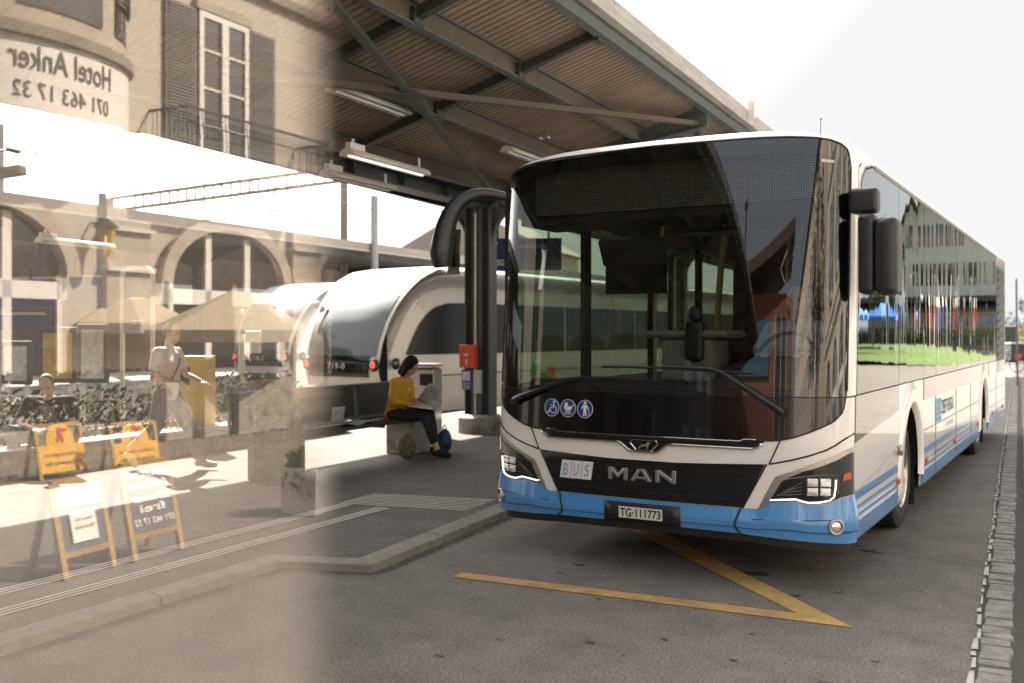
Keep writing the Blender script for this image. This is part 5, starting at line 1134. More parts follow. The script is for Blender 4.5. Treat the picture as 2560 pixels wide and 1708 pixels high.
g = MB(); g.b2(-.12, .13, -.02, -.016, zt - .52, zt - .49); g.b2(-.10, .10, -.02, -.016, zt - .86, zt - .845); g.b2(-.08, .11, -.02, -.016, zt - .91, zt - .895); g.tube([(.02, -.02, zt - .30), (.06, -.02, zt - .38), (.12, -.02, zt - .40), (.13, -.02, zt - .44)], .008, 5); build('lettering', g, M_ligh, pn)
w = PX(490, 836, 13.9); t = thing('ticket_machine', 'yellow ticket machine cabinet on a concrete plinth', 'machine', (w.x, w.y, PZ), R(-8))
g = MB(); g.b2(-.20, .20, -.13, .2, .26, 1.30); build('cabinet', g, mat('ticket_yellow', (.62, .42, .10), .5, var=.1), t, bevel=.01); g = MB(); g.b2(-.33, .33, -.25, .3, 0, .26); build('plinth', g, M_conc, t, bevel=.015); g = MB(); g.b2(-.16, -.03, -.137, -.129, .9, 1.15); build('display', g, M_dark, t)
g = MB(); g.b2(-.17, .17, -.137, -.131, .30, .80); build('service_door', g, _m['ticket_yellow'], t); 
# low seat wall with hedge behind
t = station('planter_wall', 'low pale stone seat wall running along the platform with planting behind', 'wall'); WQ = PQ(sm)[0] + .16
g = MB(); g.b2(WQ - .34, WQ, 3.0, 13.4, PZ, PZ + .27); build('wall_body', g, mat('rough_stone', (.24, .22, .17), .9, var=.6, vs_=7, bump=1, bs=12), t); y = 3.0; 
while y < 13.3: g = MB(); g.b2(WQ - .36, WQ + .03, y, min(13.4, y + 1.15) - .01, PZ + .272, PZ + .33); build('cap_stone', g, M_conc, t, bevel=.01); y += 1.15
def leaves(g, c, r, n, s, rng, boxy=False):
    for _ in range(n):
        while True:
            v = Vector((rng.uniform(-1, 1), rng.uniform(-1, 1), rng.uniform(-1, 1)))
            if boxy or .25 < v.length < 1: break
        p_ = Vector(c) + Vector((v.x * r[0], v.y * r[1], v.z * r[2])); a = Vector((rng.gauss(0, 1), rng.gauss(0, 1), rng.gauss(0, 1))).normalized(); b = a.orthogonal().normalized(); d = a.cross(b); k = s * rng.uniform(.6, 1.3)
        g.add([p_ - b * k, p_ + d * k * .45, p_ + b * k, p_ - d * k * .45], [(0, 1, 2, 3)])
def leafmat(n_, c): return mat(n_, c, .9, var=.5, vs_=2.5, spec=.12)
M_leaf = leafmat('hedge_leaf', (.035, .05, .018)); M_leaf2 = leafmat('light_leaf', (.07, .10, .03)); rg = random.Random(5)
g = MB()
for k in range(26): leaves(g, (WQ - .8 - rg.uniform(0, .5), 2.8 + k * .42, .55 + rg.uniform(-.1, .12)), (.35, .4, .42), 170, .05, rg)
o = tag(build('planting', g, M_leaf), kind='stuff', label='dark green ground cover planting behind the seat wall', cat='plants'); o.rotation_euler = (0, 0, -TH)
tag(struct('planter_soil', MB().b2(QE + .31, WQ - .35, 3.0, 13.4, PZ, PZ + .2), M_joint))
# round planter in front of the pane view
def planter(loc, r, h, label, m, lf, rz=0, sq=False, lr=.3, n=500):
    t = thing('planter', label, 'planter', loc, rz)
    g = MB()
    if sq: g.b2(-r, r, -r, r, 0, h); build('pot', g, m, t, bevel=.015)
    else: g.tube([(0, 0, 0), (0, 0, h * .97), (0, 0, h)], [r * .95, r, r * .97], 28); build('pot', g, m, t, smooth=True)
    if lf:
        g = MB(); leaves(g, (0, 0, h + lr * .35), (r * 1.15, r * 1.15, lr * .6), n, .05, rg); leaves(g, (.0, -r * .8, h - .12), (r, .12, .22), n // 3, .04, rg); build('foliage', g, lf, t)
planter(PX(694, 836, 10.85).xy.to_3d() + V3(0, 0, PZ), .26, .72, 'tall round concrete planter with dark ivy at the end of the bench', mat('dark_concrete', (.10, .092, .08), .85, var=.3, vs_=5, bump=.4, bs=40), M_leaf, n=800)
# hanging blue departure boards at far left
for i, (u0, u1, v0, v1, Y) in enumerate([(-60, 148, 700, 770, 16), (172, 250, 694, 762, 18), (-40, 112, 788, 824, 15)]):
    a, b = PX(u0, v1, Y), PX(u1, v0, Y); t = thing('departure_board', ['wide navy departure board hanging at the left edge', 'small navy board hanging right of the wide one', 'lower narrow dark board under the wide navy board'][i], 'sign', ((a.x + b.x) / 2, Y, (a.z + b.z) / 2), R(-9))
    w2, h2 = (b.x - a.x) / 2, (b.z - a.z) / 2; g = MB(); g.b2(-w2, w2, -.08, .08, -h2, h2); build('sign_box', g, M_blsg, t); g = MB(); g.b2(-w2, w2, -.09, .09, h2, h2 + .04); build('top_rail', g, M_fasc, t); 
    for x_ in (-.6, .6): g = MB(); g.tube([(w2 * x_, 0, h2), (w2 * x_, 0, h2 + .7)], .02, 6); build('hanger', g, M_dark, t)
lamp(96, 605, 1.3, 1.36, 'white tube lamp at the far left above the navy boards')
# ================================================================== ACROSS THE STREET (seen in the pane and in the bus glass)
QP = -.217
def RV(u, v, Y):      # mirror image in the pane -> where the thing really stands
    w = PX(u, v, Y); q, p = PQ(w); return 2 * QP - q, p, w.z
QH = 15.6
M_stone = mat('sandstone', (.44, .39, .33), .9, var=.14, vs_=3, bump=.3, bs=20); M_render = mat('beige_render', (.52, .47, .41), .9, var=.08, vs_=1.2)
M_trim = mat('dark_stone_trim', (.26, .22, .18), .85, var=.15); M_shut = mat('grey_shutter', (.16, .16, .15), .7); M_pane2 = mat('room_glass', (.03, .032, .034), .05, coat=1.)
ht = station('corner_hotel', 'sandstone hotel with balcony, arches and curved name band, reflected in the glass pane', 'building')
g = MB(); g.b2(QH + .02, QH + 12, -14, 34, 0, 14); build('wall', g, M_render, ht)
def hbox(nm, p0, p1, z0, z1, d, m, par=ht, e=0.): g = MB(); g.b2(QH - d, QH + .05, p0, p1, z0, z1); return build(nm, g, m, par)
for z, d, h in ((4.55, .22, .3), (5.0, .12, .1), (9.6, .15, .22), (13.7, .7, .4)): hbox('cornice', -14, 34, z, z + h, d, M_trim if d < .2 else M_stone)
def bars(nm, items, m, par): 
    g = MB()
    for q0_, q1_, a, b, c, d in items: g.b2(q0_, q1_, a, b, c, d)
    return build(nm, g, m, par)
def sash(p0, p1, z0, z1, nv=2, nh=3, m=M_wht, w=.09):
    f = bars('window', [(QH - .05, QH + .02, p0, p1, z0, z1)], M_pane2, ht)
    it = [(QH - .10, QH - .05, p0, p0 + w, z0, z1), (QH - .10, QH - .05, p1 - w, p1, z0, z1), (QH - .10, QH - .05, p0 + w, p1 - w, z0, z0 + w), (QH - .10, QH - .05, p0 + w, p1 - w, z1 - w, z1)]
    for k in range(1, nv): c = p0 + (p1 - p0) * k / nv; it.append((QH - .115, QH - .05, c - w * .8, c + w * .8, z0 + w, z1 - w))
    for k in range(1, nh): c = z0 + (z1 - z0) * k / nh; it.append((QH - .09, QH - .05, p0 + w, p1 - w, c - .025, c + .025))
    bars('frame', it, m, f)
def shutter(p0, p1, z0, z1, m=M_shut):
    f = bars('shutter', [(QH - .07, QH - .03, p0, p1, z0, z1)], m, ht); g = MB(); z = z0 + .06
    while z < z1 - .06: g.box((QH - .08, (p0 + p1) / 2, z), (.03, (p1 - p0) - .12, .035), ry=.5); z += .07
    build('slats', g, m, f)
for c in (-9.5, -4.5, .5, 5.5, 17.05, 23.0, 28.5):
    for z0, z1 in ((5.75, 8.75), (10.2, 12.6)):
        if c == 17.05: sash(c - .78, c + .78, z0 - .35, z1, 2, 4, w=.13)
        else: sash(c - .7, c + .7, z0, z1, 2, 3)
        shutter(c - 1.72, c - .85, z0, z1); shutter(c + .85, c + 1.72, z0, z1)
        hbox('window_surround', c - .86, c + .86, z1 + .02, z1 + .25, .12, M_stone); hbox('window_sill', c - 1.0, c + 1.0, z0 - .6 if c == 17.05 else z0 - .15, z0 - .45 if c == 17.05 else z0 - .02, .16, M_stone)
# balcony
g = MB(); g.b2(QH - 1.1, QH, 14.9, 19.7, 5.05, 5.25); bb = build('balcony', g, M_trim, ht, bevel=.03)
g = MB()
for k in range(44): y = 14.95 + k * .11; g.tube([(QH - 1.05, y, 5.25), (QH - 1.08, y, 5.7), (QH - 1.02, y, 6.25)], .012, 5)
for y in (14.95, 19.65):
    for k in range(9): g.tube([(QH - 1.05 + k * .12, y, 5.25), (QH - 1.05 + k * .12, y, 6.25)], .012, 5)
g.tube([(QH, 14.95, 6.27), (QH - 1.05, 14.95, 6.27), (QH - 1.05, 19.65, 6.27), (QH, 19.65, 6.27)], .03, 6); g.tube([(QH - 1.06, 14.95, 5.95), (QH - 1.06, 19.65, 5.95)], .015, 5)
build('railing', g, M_dark, bb)
g = MB()
for y in (15.4, 19.2): g.prism([(QH, 5.05), (QH - .95, 5.05), (QH, 4.3)], lambda a, b, t: V3(a, y + t, b), -.09, .09)
build('console', g, M_trim, bb)
# curved bay with the name band
BC, BR, BD = 11.9, 2.15, 1.25
def bay(a, z, e=0.): t_ = math.pi * a; return V3(QH - (BD + e) * math.sin(t_), BC - (BR + e) * math.cos(t_), z)
def bayband(nm, z0, z1, e, m, n=28):
    g = MB(); g.grid(lambda a, b: bay(a, z0 + (z1 - z0) * b, e), n, 2); g.add([tuple(bay(i / n, z1, e)) for i in range(n + 1)], [tuple(range(n + 1))]); g.add([tuple(bay(i / n, z0, e)) for i in range(n + 1)], [tuple(range(n + 1))]); return build(nm, g, m, by_ if nm != 'bay' else ht, smooth=True)
by_ = bayband('bay', 5.2, 13.7, 0, M_stone)
bn = bayband('name_band', 5.42, 6.66, .06, M_wht); bayband('bay_cornice', 6.66, 6.86, .16, M_trim); bayband('bay_foot', 5.1, 5.42, .02, M_trim); bayband('bay_cornice', 9.9, 10.1, .12, M_trim)
for z0, z1 in ((7.2, 9.4), (10.6, 12.9)):
    for a0, a1 in ((.08, .30), (.37, .63), (.70, .92)):
        g = MB(); g.grid(lambda a, b: bay(a0 + (a1 - a0) * a, z0 + (z1 - z0) * b, .03), 8, 1); wi = build('window', g, M_pane2, by_, smooth='all')
        g = MB(); k = z0 + .6
        while k < z1: g.grid(lambda a, b: bay(a0 + (a1 - a0) * a, k + .07 * b, .10 - .05 * b), 8, 1); k += .09
        build('green_blind', g, mat('green_blind', (.22, .27, .18), .7, var=.1), wi)
def baytext(s_, z0, z1, width, bold):
    vs, fs = textfit(s_, -width / 2, width / 2, z0, z1, bold=bold); g = MB(); A0 = .5
    g.add([bay(A0 - a / (2.2 * BR) * .35 , b, .075) for a, b in vs], fs); build('name_lettering', g, mat('brown_lettering', (.10, .075, .06), .6), bn)
baytext('Hotel Anker', 6.10, 6.52, 4.2, .01); baytext('071 463 17 32', 5.62, 5.90, 3.9, 0)
# ground floor arches
for c in (-10.6, -5.2, .2, 5.6, 11.0, 17.15, 22.6, 28.0):
    hw = 1.75; n = 20; P_ = [(c - hw, .5), (c + hw, .5)] + [(c + hw * math.cos(math.pi * i / n), 2.75 + 1.2 * math.sin(math.pi * i / n)) for i in range(n + 1)]
    g = MB(); g.prism(P_, lambda a, b, t: V3(QH - t, a, b), -.03, .03); wi = build('arched_window', g, M_pane2, ht)
    arc = lambda x: 2.75 + 1.2 * math.sqrt(max(0, 1 - ((x - c) / hw) ** 2))
    bars('frame', [(QH - .10, QH - .03, c - hw, c + hw, 2.30, 2.62)] + [(QH - .10, QH - .03, x - .09, x + .09, .5, arc(x) - .03) for x in (c - .62, c + .62)] + [(QH - .10, QH - .03, c - hw, c - hw + .1, .5, 2.75), (QH - .10, QH - .03, c + hw - .1, c + hw, .5, 2.75), (QH - .1, QH - .03, c - hw, c + hw, .4, .55)], M_wht, wi)
    g = MB(); A = [(c + (hw + .02) * math.cos(math.pi * i / n), 2.75 + 1.22 * math.sin(math.pi * i / n)) for i in range(n + 1)]; B_ = [(c + (hw + .32) * math.cos(math.pi * i / n), 2.75 + 1.52 * math.sin(math.pi * i / n)) for i in range(n + 1)]
    vs = [V3(QH - .12, a, b) for a, b in A] + [V3(QH - .12, a, b) for a, b in B_]; g.add(vs, [(i, i + 1, i + n + 2, i + n + 1) for i in range(n)]); build('arch_stone', g, M_stone, ht, solid=.12)
for c in (14.3, 19.9, 8.3, 25.3): hbox('pier', c - .55, c + .55, 0, 4.5, .14, M_stone); hbox('ledge', c - .6, c + .6, 2.9, 3.0, .24, M_ligh); hbox('ledge', c - .6, c + .6, 3.7, 3.78, .24, M_ligh)
struct('pavement', MB().b2(12.2, QH, -40, 60, .0, .06), M_conc)
# more facades behind the camera: beige block with dark roof, seen in the curved windscreen
for i, (p0, p1, q0_, h, c_, lb_) in enumerate([(-62, -16, 13, 13, (.56, .47, .36), 'long beige town house row behind the camera, mirrored in the windscreen edge'), (36, 40, 19, 7, (.45, .40, .34), 'low grey annex past the hotel')]):
    t = station('town_house', lb_, 'building'); g = MB(); g.b2(q0_, q0_ + 10, p0, p1, 0, h); build('wall', g, mat('house_render%d' % i, c_, .9, var=.1), t)
    g = MB(); g.prism([(q0_ - .6, h), (q0_ + 10.6, h), (q0_ + 5, h + 3.5)], lambda a, b, tt: V3(a, tt, b), p0 - .3, p1 + .3); build('roof', g, mat('brown_tiles', (.12, .07, .05), .9), t)
    y = p0 + 2
    while y < p1 - 2:
        for z in (1.2, 4.6, 8.2):
            if z < h - 3: g = MB(); g.b2(q0_ - .05, q0_ + .02, y, y + 1.2, z, z + 1.9); w_ = build('window', g, M_pane2, t); bars('frame', [(q0_ - .09, q0_ - .05, y - .1, y, z, z + 1.9), (q0_ - .09, q0_ - .05, y + 1.2, y + 1.3, z, z + 1.9), (q0_ - .09, q0_ - .05, y - .1, y + 1.3, z + 1.9, z + 2.05)], M_wht, w_)
        y += 3.1
t = station('added_station_building', 'long tall station building added left behind the camera to darken the windscreen reflection, dark in its own shade', 'building'); g = MB(); g.b2(-26, -13.6, -70, -1.5, 0, 11); build('wall', g, mat('station_render', (.22, .19, .16), .9, var=.1), t)  # block added to shade the ground there and darken the windscreen reflection
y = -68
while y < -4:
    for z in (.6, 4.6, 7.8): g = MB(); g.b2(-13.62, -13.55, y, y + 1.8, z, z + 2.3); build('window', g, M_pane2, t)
    y += 3.6
g = MB(); g.b2(-26.5, -12.9, -70.5, -1.0, 11, 11.5); build('eaves', g, M_dark, t)
# street trees by the facade
M_bark = mat('bark', (.07, .055, .04), .9, var=.4, vs_=8, bump=1.); rg = random.Random(11)
def tree(q, p, h, r, label, col=M_leaf, n=1600, s=.14, grp=None, trunk=.38):
    t = thing('street_tree', label, 'tree', W(q, p, 0), rg.uniform(0, 6), grp); g = MB(); g.tube([(0, 0, 0), (.05, 0, h * .3), (0, .05, h * .6), (0, 0, h * .85)], [.16, .12, .08, .03], 9)
    for k in range(7): a = k * 2.4; g.tube([(0, 0, h * (.32 + .07 * k)), (math.cos(a) * r * .6, math.sin(a) * r * .6, h * (.5 + .06 * k))], [.05, .015], 6)
    build('trunk', g, M_bark, t, smooth=True); g = MB()
    for k in range(16): a = rg.uniform(0, 6.3); d = rg.uniform(.1, .75) * r; leaves(g, (math.cos(a) * d, math.sin(a) * d, h * rg.uniform(trunk + .08, .95)), (r * .42, r * .42, h * .11), n // 16, s, rg)
    build('crown', g, col, t)
tree(8.6, -9.5, 9, 1.9, 'slender dark tree by the town houses, streaked in the curved windscreen', n=1800); tree(10.0, -17, 10, 2.4, 'broader dark tree farther back along the town houses', n=1800)
# red pavilion behind the camera
t = station('red_pavilion', 'red brown kiosk building with blue banner and slanted roof, mirrored in the windscreen', 'building'); pr0 = -19.5
g = MB(); g.b2(-9.5, 3.2, pr0 - 6, pr0, 0, 7.0); build('wall', g, mat('terracotta_panel', (.20, .075, .045), .7, var=.15, vs_=1), t)
g = MB(); g.prism([(-11.4, 6.6), (3.4, 8.9), (3.4, 9.4), (-11.4, 7.0)], lambda a, b, tt: V3(a, tt, b), pr0 - 6.5, pr0 + .9); build('roof', g, mat('dark_red_fascia', (.07, .035, .03), .6), t)
g = MB(); g.b2(-10.0, -2.2, pr0, pr0 + .12, 4.3, 6.1); ba = build('banner', g, mat('banner_blue', (.045, .12, .18), .5), t)
g = MB(); g.b2(-.9, 1.5, pr0, pr0 + .04, 0, 6.2); build('glass_door', g, M_pane2, t); g = MB()
for q in (-.95, .3, 1.55): g.b2(q - .05, q + .05, pr0 + .04, pr0 + .1, 0, 6.3)
build('door_frame', g, M_ligh, t)
g = MB(); tri = [(-.2, 7.6), (1.2, 8.2), (1.25, 7.0)]
for a, b in zip(tri, tri[1:] + tri[:1]): g.beam((a[0], pr0 + .95, a[1]), (b[0], pr0 + .95, b[1]), .05, .05)
build('triangle_mark', g, M_ligh, t)
t = thing('street_lamp', 'old cast iron street lamp post in front of the red kiosk', 'lamp', W(-5.6, -15.5, 0), -TH); g = MB(); g.tube([(0, 0, 0), (0, 0, .8), (0, 0, .85), (0, 0, 8.6), (0, 0, 8.9), (0, 0, 9.1), (0, 0, 9.9)], [.16, .14, .09, .06, .13, .05, .01], 12); build('post', g, M_dark, t, smooth=True)
g = MB(); g.ell((0, 0, 8.95), (.18, .18, .22)); build('lantern', g, M_dark, t, smooth=True)
# reflected boards, umbrella, planters on the hotel side
M_wood = mat('yellow_varnished_wood', (.36, .24, .09), .5, var=.2, vs_=10, stretch=(1, 1, .2)); M_slate = mat('blackboard_slate', (.10, .095, .11), .6, var=.2, vs_=5)
def aboard(p1_, p2_, hgt, label, faces, name='a_board'):
    """p1_, p2_: feet (q,p) ; front faces -q"""
    a, b = Vector((p1_[0], p1_[1])), Vector((p2_[0], p2_[1])); c = (a + b) / 2; d = b - a; wd = d.length; rz = -TH + math.atan2(d.y, d.x) - math.pi
    t = thing(name, label, 'board', W(c.x, c.y, 0), rz); w2 = wd / 2; ti = .22
    g = MB()
    for s in (-1, 1): g.beam((s * w2, 0, 0), (s * w2, ti * hgt, hgt), .035, .045, up=(1, 0, 0)); g.beam((s * w2, (.42) * hgt + .05, 0), (s * w2, ti * hgt + .02, hgt), .03, .04, up=(1, 0, 0))
    g.beam((-w2, ti * hgt, hgt), (w2, ti * hgt, hgt), .04, .05); g.beam((-w2, ti * hgt * .25, hgt * .25), (w2, ti * hgt * .25, hgt * .25), .03, .04); build('wooden_frame', g, M_wood, t)
    P = lambda x, z, o=0.: V3(x, ti * z - .012 - o, z)
    def quad(nm, x0, x1, z0, z1, m, o=0., par=t): g = MB(); g.add([P(x0, z0, o), P(x1, z0, o), P(x1, z1, o), P(x0, z1, o)], [(0, 1, 2, 3)]); return build(nm, g, m, par, solid=.006)
    faces(P, quad, w2, hgt, t); return t
def txt(P, s, x0, x1, z0, z1, m, par, nm='lettering', o=.012, **k): vs, fs = textfit(s, x0, x1, z0, z1, **k); g = MB(); g.add([P(a, b, o) for a, b in vs], fs); build(nm, g, m, par)
def f1(P, quad, w, h, t):
    b = quad('slate', -w + .02, w - .02, h * .27, h - .03, M_slate); r = [('Hotel', .86, .95), ('Anker', .74, .83), ('Zimmer', .60, .69), ('frei', .49, .58), ('071 463 17 32', .36, .43)]
    for s_, z0, z1 in r: ww = w * (.55 if s_ == 'frei' else .85); txt(P, s_, -ww, ww, z0 * h, z1 * h, M_wht, b, bold=.02)
def vground(u, v): Y = 1.65 * 2489 / (v - 836); q, p, z = RV(u, v, Y); return (q, p)
aboard(vground(337, 1406), vground(453, 1374), .68, 'blackboard stand reading Hotel Anker Zimmer frei, reflected in the pane', f1)
def f2(P, quad, w, h, t):
    b = quad('slate', -w + .02, w - .02, h * .27, h - .03, M_slate); quad('header', -w + .02, w - .02, h * .74, h * .97, M_ligh, .008, b); s_ = quad('paper_sheet', -w * .5, w * .55, h * .36, h * .70, M_wht, .01, b)
    txt(P, 'Guten Tag', -w * .32, w * .35, h * .58, h * .62, M_txt, s_, o=.02); txt(P, 'Warme Küche', -w * .38, w * .42, h * .50, h * .54, M_txt, s_, o=.02)
aboard(vground(163, 1452), vground(283, 1417), .63, 'blackboard stand with a white paper sheet, nearest in the pane reflection', f2)
def f3(P, quad, w, h, t):
    g = MB(); n = 16; pts = [(-w, h * .12), (w, h * .12), (w, h * .62), (w * .62, h * .64)] + [(w * .62 * math.cos(math.pi * i / n), h * .70 + h * .34 * math.sin(math.pi * i / n)) for i in range(n + 1)] + [(-w * .62, h * .64), (-w, h * .62)]
    g.add([P(a, b, .01) for a, b in pts], [tuple(range(len(pts)))]); b = build('yellow_panel', g, mat('sign_yellow', (.68, .38, .04), .5, var=.12, vs_=4), t, solid=.02)
    txt(P, 'Schützengarten', -w * .8, w * .8, h * .40, h * .50, mat('sign_red', (.45, .04, .03), .5), b, o=.016); txt(P, 'mit kultiviertem Bier', -w * .8, w * .8, h * .26, h * .33, M_txt, b, o=.016)
    g = MB(); g.add([P(a * w, h * .9 + b_ * h, .018) for a, b_ in ((-.05, .08), (.08, .06), (.10, -.05), (.18, -.22), (.06, -.20), (.0, -.08), (-.06, -.22), (-.14, -.20), (-.08, -.04), (-.36, .0), (-.36, .02), (-.08, .04))], [tuple(range(12))]); build('figure_mark', g, _m['sign_red'], b)
def cyl_pts(u0, u1, v, Y): a = RV(u0, v, Y); b = RV(u1, v, Y); return a[:2], b[:2]
a, b = RV(103, 1200, 11.2)[:2], RV(215, 1200, 11.7)[:2]; aboard(a, b, .60, 'yellow round topped beer sign, left one of two in the pane reflection', f3, 'a_board')
a, b = RV(290, 1175, 11.6)[:2], RV(400, 1175, 12.1)[:2]
def f4(P, quad, w, h, t):
    f3(P, quad, w, h, t)
aboard(a, b, .58, 'second yellow beer sign, right one of two in the pane reflection, beside the walking man', f4, 'a_board')
q, p, z = RV(585, 836, 17.0); t = thing('beer_garden_umbrella', 'large beige umbrella open in front of the hotel arches', 'umbrella', W(q, p, 0), R(20))
g = MB(); n = 8; vs = [(0, 0, 2.42)] + [(1.45 * math.cos(2 * math.pi * i / n), 1.45 * math.sin(2 * math.pi * i / n), 1.72) for i in range(n)] + [(1.46 * math.cos(2 * math.pi * i / n), 1.46 * math.sin(2 * math.pi * i / n), 1.52) for i in range(n)]
g.add(vs, [(0, 1 + i, 1 + (i + 1) % n) for i in range(n)] + [(1 + i, 9 + i, 9 + (i + 1) % n, 1 + (i + 1) % n) for i in range(n)]); build('canopy', g, mat('beige_canvas', (.52, .44, .34), .9, var=.06), t)
g = MB(); g.tube([(0, 0, 0), (0, 0, 2.5)], .03, 8); g.tube([(0, 0, 0), (0, 0, .12)], .28, 16); build('pole', g, M_wood, t)
q, p, z = RV(370, 836, 20.0); t = dup(t, 'pale umbrella standing farther left before the stone pier', W(q + .6, p, .15), R(50))
for i, (u, Y, c_) in enumerate([(470, 16, (.45, .04, .10)), (560, 16.5, (.50, .05, .12)), (640, 17, (.4, .3, .3))]):
    q, p, z = RV(u, 836, Y); t = thing('flower_trough', ['stone trough of pink flowers left under the umbrella', 'stone trough of deep pink flowers right under the umbrella', 'stone trough of pale flowers past the umbrella'][i], 'planter', W(q, p, 0), -TH); g = MB(); g.b2(-.25, .25, -.7, .7, 0, .9); build('trough', g, M_conc, t, bevel=.02)
    g = MB(); leaves(g, (0, 0, 1.05), (.3, .7, .22), 350, .045, rg); build('leaves', g, M_leaf2, t); g = MB(); leaves(g, (0, 0, 1.12), (.3, .7, .2), 300, .04, rg); build('blossom', g, mat('petal%d' % i, c_, .7), t)
t = station('added_dark_hedge', 'long dark clipped hedge added in front of the hotel to darken the pane reflection', 'hedge'); g = MB()  # added, with very dark leaves, to darken the pane reflection over the seated man
for k in range(30): leaves(g, (12.3 + rg.uniform(-.05, .05), 3.2 + k * .32, .62), (.28, .26, .46), 330, .06, rg, boxy=True)
build('hedge_leaves', g, mat('added_hedge_leaf', (.012, .018, .008), .95, spec=.05, var=.4, vs_=3), t); g = MB(); g.b2(12.02, 12.6, 3.0, 12.8, .0, .28); build('hedge_kerb', g, M_conc, t, bevel=.02)
q, p, z = RV(779, 1280, 1.65 * 2489 / 444); planter(W(q, p, 0), .20, .42, 'square whitewashed planter on the street side, faint in the pane edge', M_wht, M_leaf, -TH, sq=True, lr=.2, n=260)
q, p, z = RV(284, 612, 19.0); t = thing('wall_lantern', 'yellow glazed lantern on the hotel pier', 'lamp', W(QH - .42, p, 3.15), -TH); g = MB(); g.tube([(0, 0, 0), (0, 0, .55)], [.11, .19], 6); build('glass', g, mat('yellow_lantern_glass', (.55, .35, .08), .4), t); g = MB(); g.tube([(0, 0, .55), (0, 0, .72)], [.26, .05], 6); g.tube([(0, 0, .65), (.42, 0, .65)], .02, 6); build('cap', g, M_dark, t)
# ------------- houses, lawn and parasols mirrored in the bus flank
struct('lawn', (lambda g: (g.grid(lambda a, b: V3(8.2 + 14 * a, 55 + 22 * b, .02 + .9 * min(1, a * 3) * min(1, .3 + b * 2)), 8, 10), g)[1])(MB()), mat('lawn_grass', (.075, .12, .022), .9, var=.4, vs_=1.5, bump=1, bs=30), smooth='all')
t = station('gabled_house', 'pale gabled house with dark balcony mirrored in the bus flank', 'house'); g = MB(); g.b2(7.8, 19, 82, 92, 0, 8.0); g.prism([(7.8, 8), (19, 8), (13.4, 12.8)], lambda a, b, tt: V3(a, tt, b), 82, 92); build('wall', g, mat('grey_white_render', (.52, .51, .48), .9, var=.05), t)
g = MB()
for s in (-1, 1): g.beam((13.4 + s * 6.6, 86.4, 7.4), (13.4, 86.4, 13.1), 11.6, .22, up=(0, 1, 0)) if False else g.prism([(13.4, 12.9), (13.4 + s * 6.6, 7.3), (13.4 + s * 6.6, 7.55), (13.4, 13.2)], lambda a, b, tt: V3(a, tt, b), 81, 93)
build('roof', g, mat('dark_tiles', (.07, .055, .05), .9), t)
for z in (1.4, 5.4, 8.4):
    for x in (9.2, 11.2, 13.4, 15.6, 17.6) if z < 8 else (12.4, 14.4): g = MB(); g.b2(x - .55, x + .55, 81.93, 82, z, z + 1.7); build('window', g, M_pane2, t)
g = MB(); g.prism([(7, 4.1), (20, 4.1), (20, 4.3), (7, 4.3)], lambda a, b, tt: V3(a, tt, b), 80.3, 82); g.prism([(80.2, 3.5), (82.05, 4.6), (82.05, 4.4), (80.2, 3.3)], lambda a, b, tt: V3(tt, a, b), 7, 20); build('awning_roof', g, M_dark, t)
t = station('long_white_house', 'long low white house right of the gabled house in the flank mirror', 'house'); g = MB(); g.b2(5.6, 7.6, 96, 104, 0, 7.5); build('wall', g, _m['grey_white_render'], t); g = MB(); g.b2(5.3, 7.9, 95.7, 104.3, 7.5, 7.9); build('roof', g, M_dark, t)
g = MB(); g.prism([(8.5, .5), (22, .5), (22, 1.9), (8.5, 1.7)], lambda a, b, tt: V3(a, tt, b), 78.6, 78.9); 
o = MB(); 
for k in range(40): leaves(o, (8.7 + k * .34, 78, 1.5), (.3, .5, .8), 60, .12, rg)
t = station('garden_hedge', 'dark clipped hedge at the back of the lawn', 'hedge'); build('hedge_leaves', o, M_leaf, t); build('garden_wall', g, M_conc, t)
for i, (q, p, c_) in enumerate([(13.9, 58, 0), (15.6, 61, 1), (12.6, 63, 2)]):
    t = thing('blue_parasol', ['blue parasol nearest to the bus in the flank mirror', 'blue parasol farthest right of the three', 'blue parasol by the hedge'][i], 'parasol', W(q, p, 0), 0, 'blue parasols by the lawn'); g = MB(); n = 8; g.add([(0, 0, 3.6)] + [(1.5 * math.cos(2 * math.pi * k / n), 1.5 * math.sin(2 * math.pi * k / n), 2.75) for k in range(n)] + [(1.5 * math.cos(2 * math.pi * k / n), 1.5 * math.sin(2 * math.pi * k / n), 2.5) for k in range(n)], [(0, 1 + k, 1 + (k + 1) % n) for k in range(n)] + [(1 + k, 9 + k, 9 + (k + 1) % n, 1 + (k + 1) % n) for k in range(n)]); build('canopy', g, mat('parasol_blue', (.05, .16, .45), .7), t); g = MB(); g.tube([(0, 0, 0), (0, 0, 3.6)], .03, 6); build('pole', g, M_ligh, t)
for i, (q, p) in enumerate([(11.6, 52), (11.4, 60), (10.6, 60), (10.0, 62), (9.4, 64), (9.0, 67), (10.4, 56)]):
    t = thing('banner_pole', 'tall pole with red and white banner beside the lawn', 'banner', W(q, p, 0), .4 * i, 'banner poles by the lawn'); g = MB(); g.tube([(0, 0, 0), (0, 0, 5.2)], .05, 8); build('pole', g, M_ligh, t); g = MB(); g.b2(0.06, .36, -.01, .01, 1.9, 3.3); build('banner', g, mat('banner_red', (.50, .07, .04), .7) if i not in (1, 4, 6) else M_blsg, t); g = MB(); g.b2(0.06, .36, -.01, .01, 3.31, 3.9); build('banner_top', g, M_wht, t)
tree(15.5, 70, 8, 2.6, 'round green tree between parasols and gabled house', M_leaf, 1500, .2)
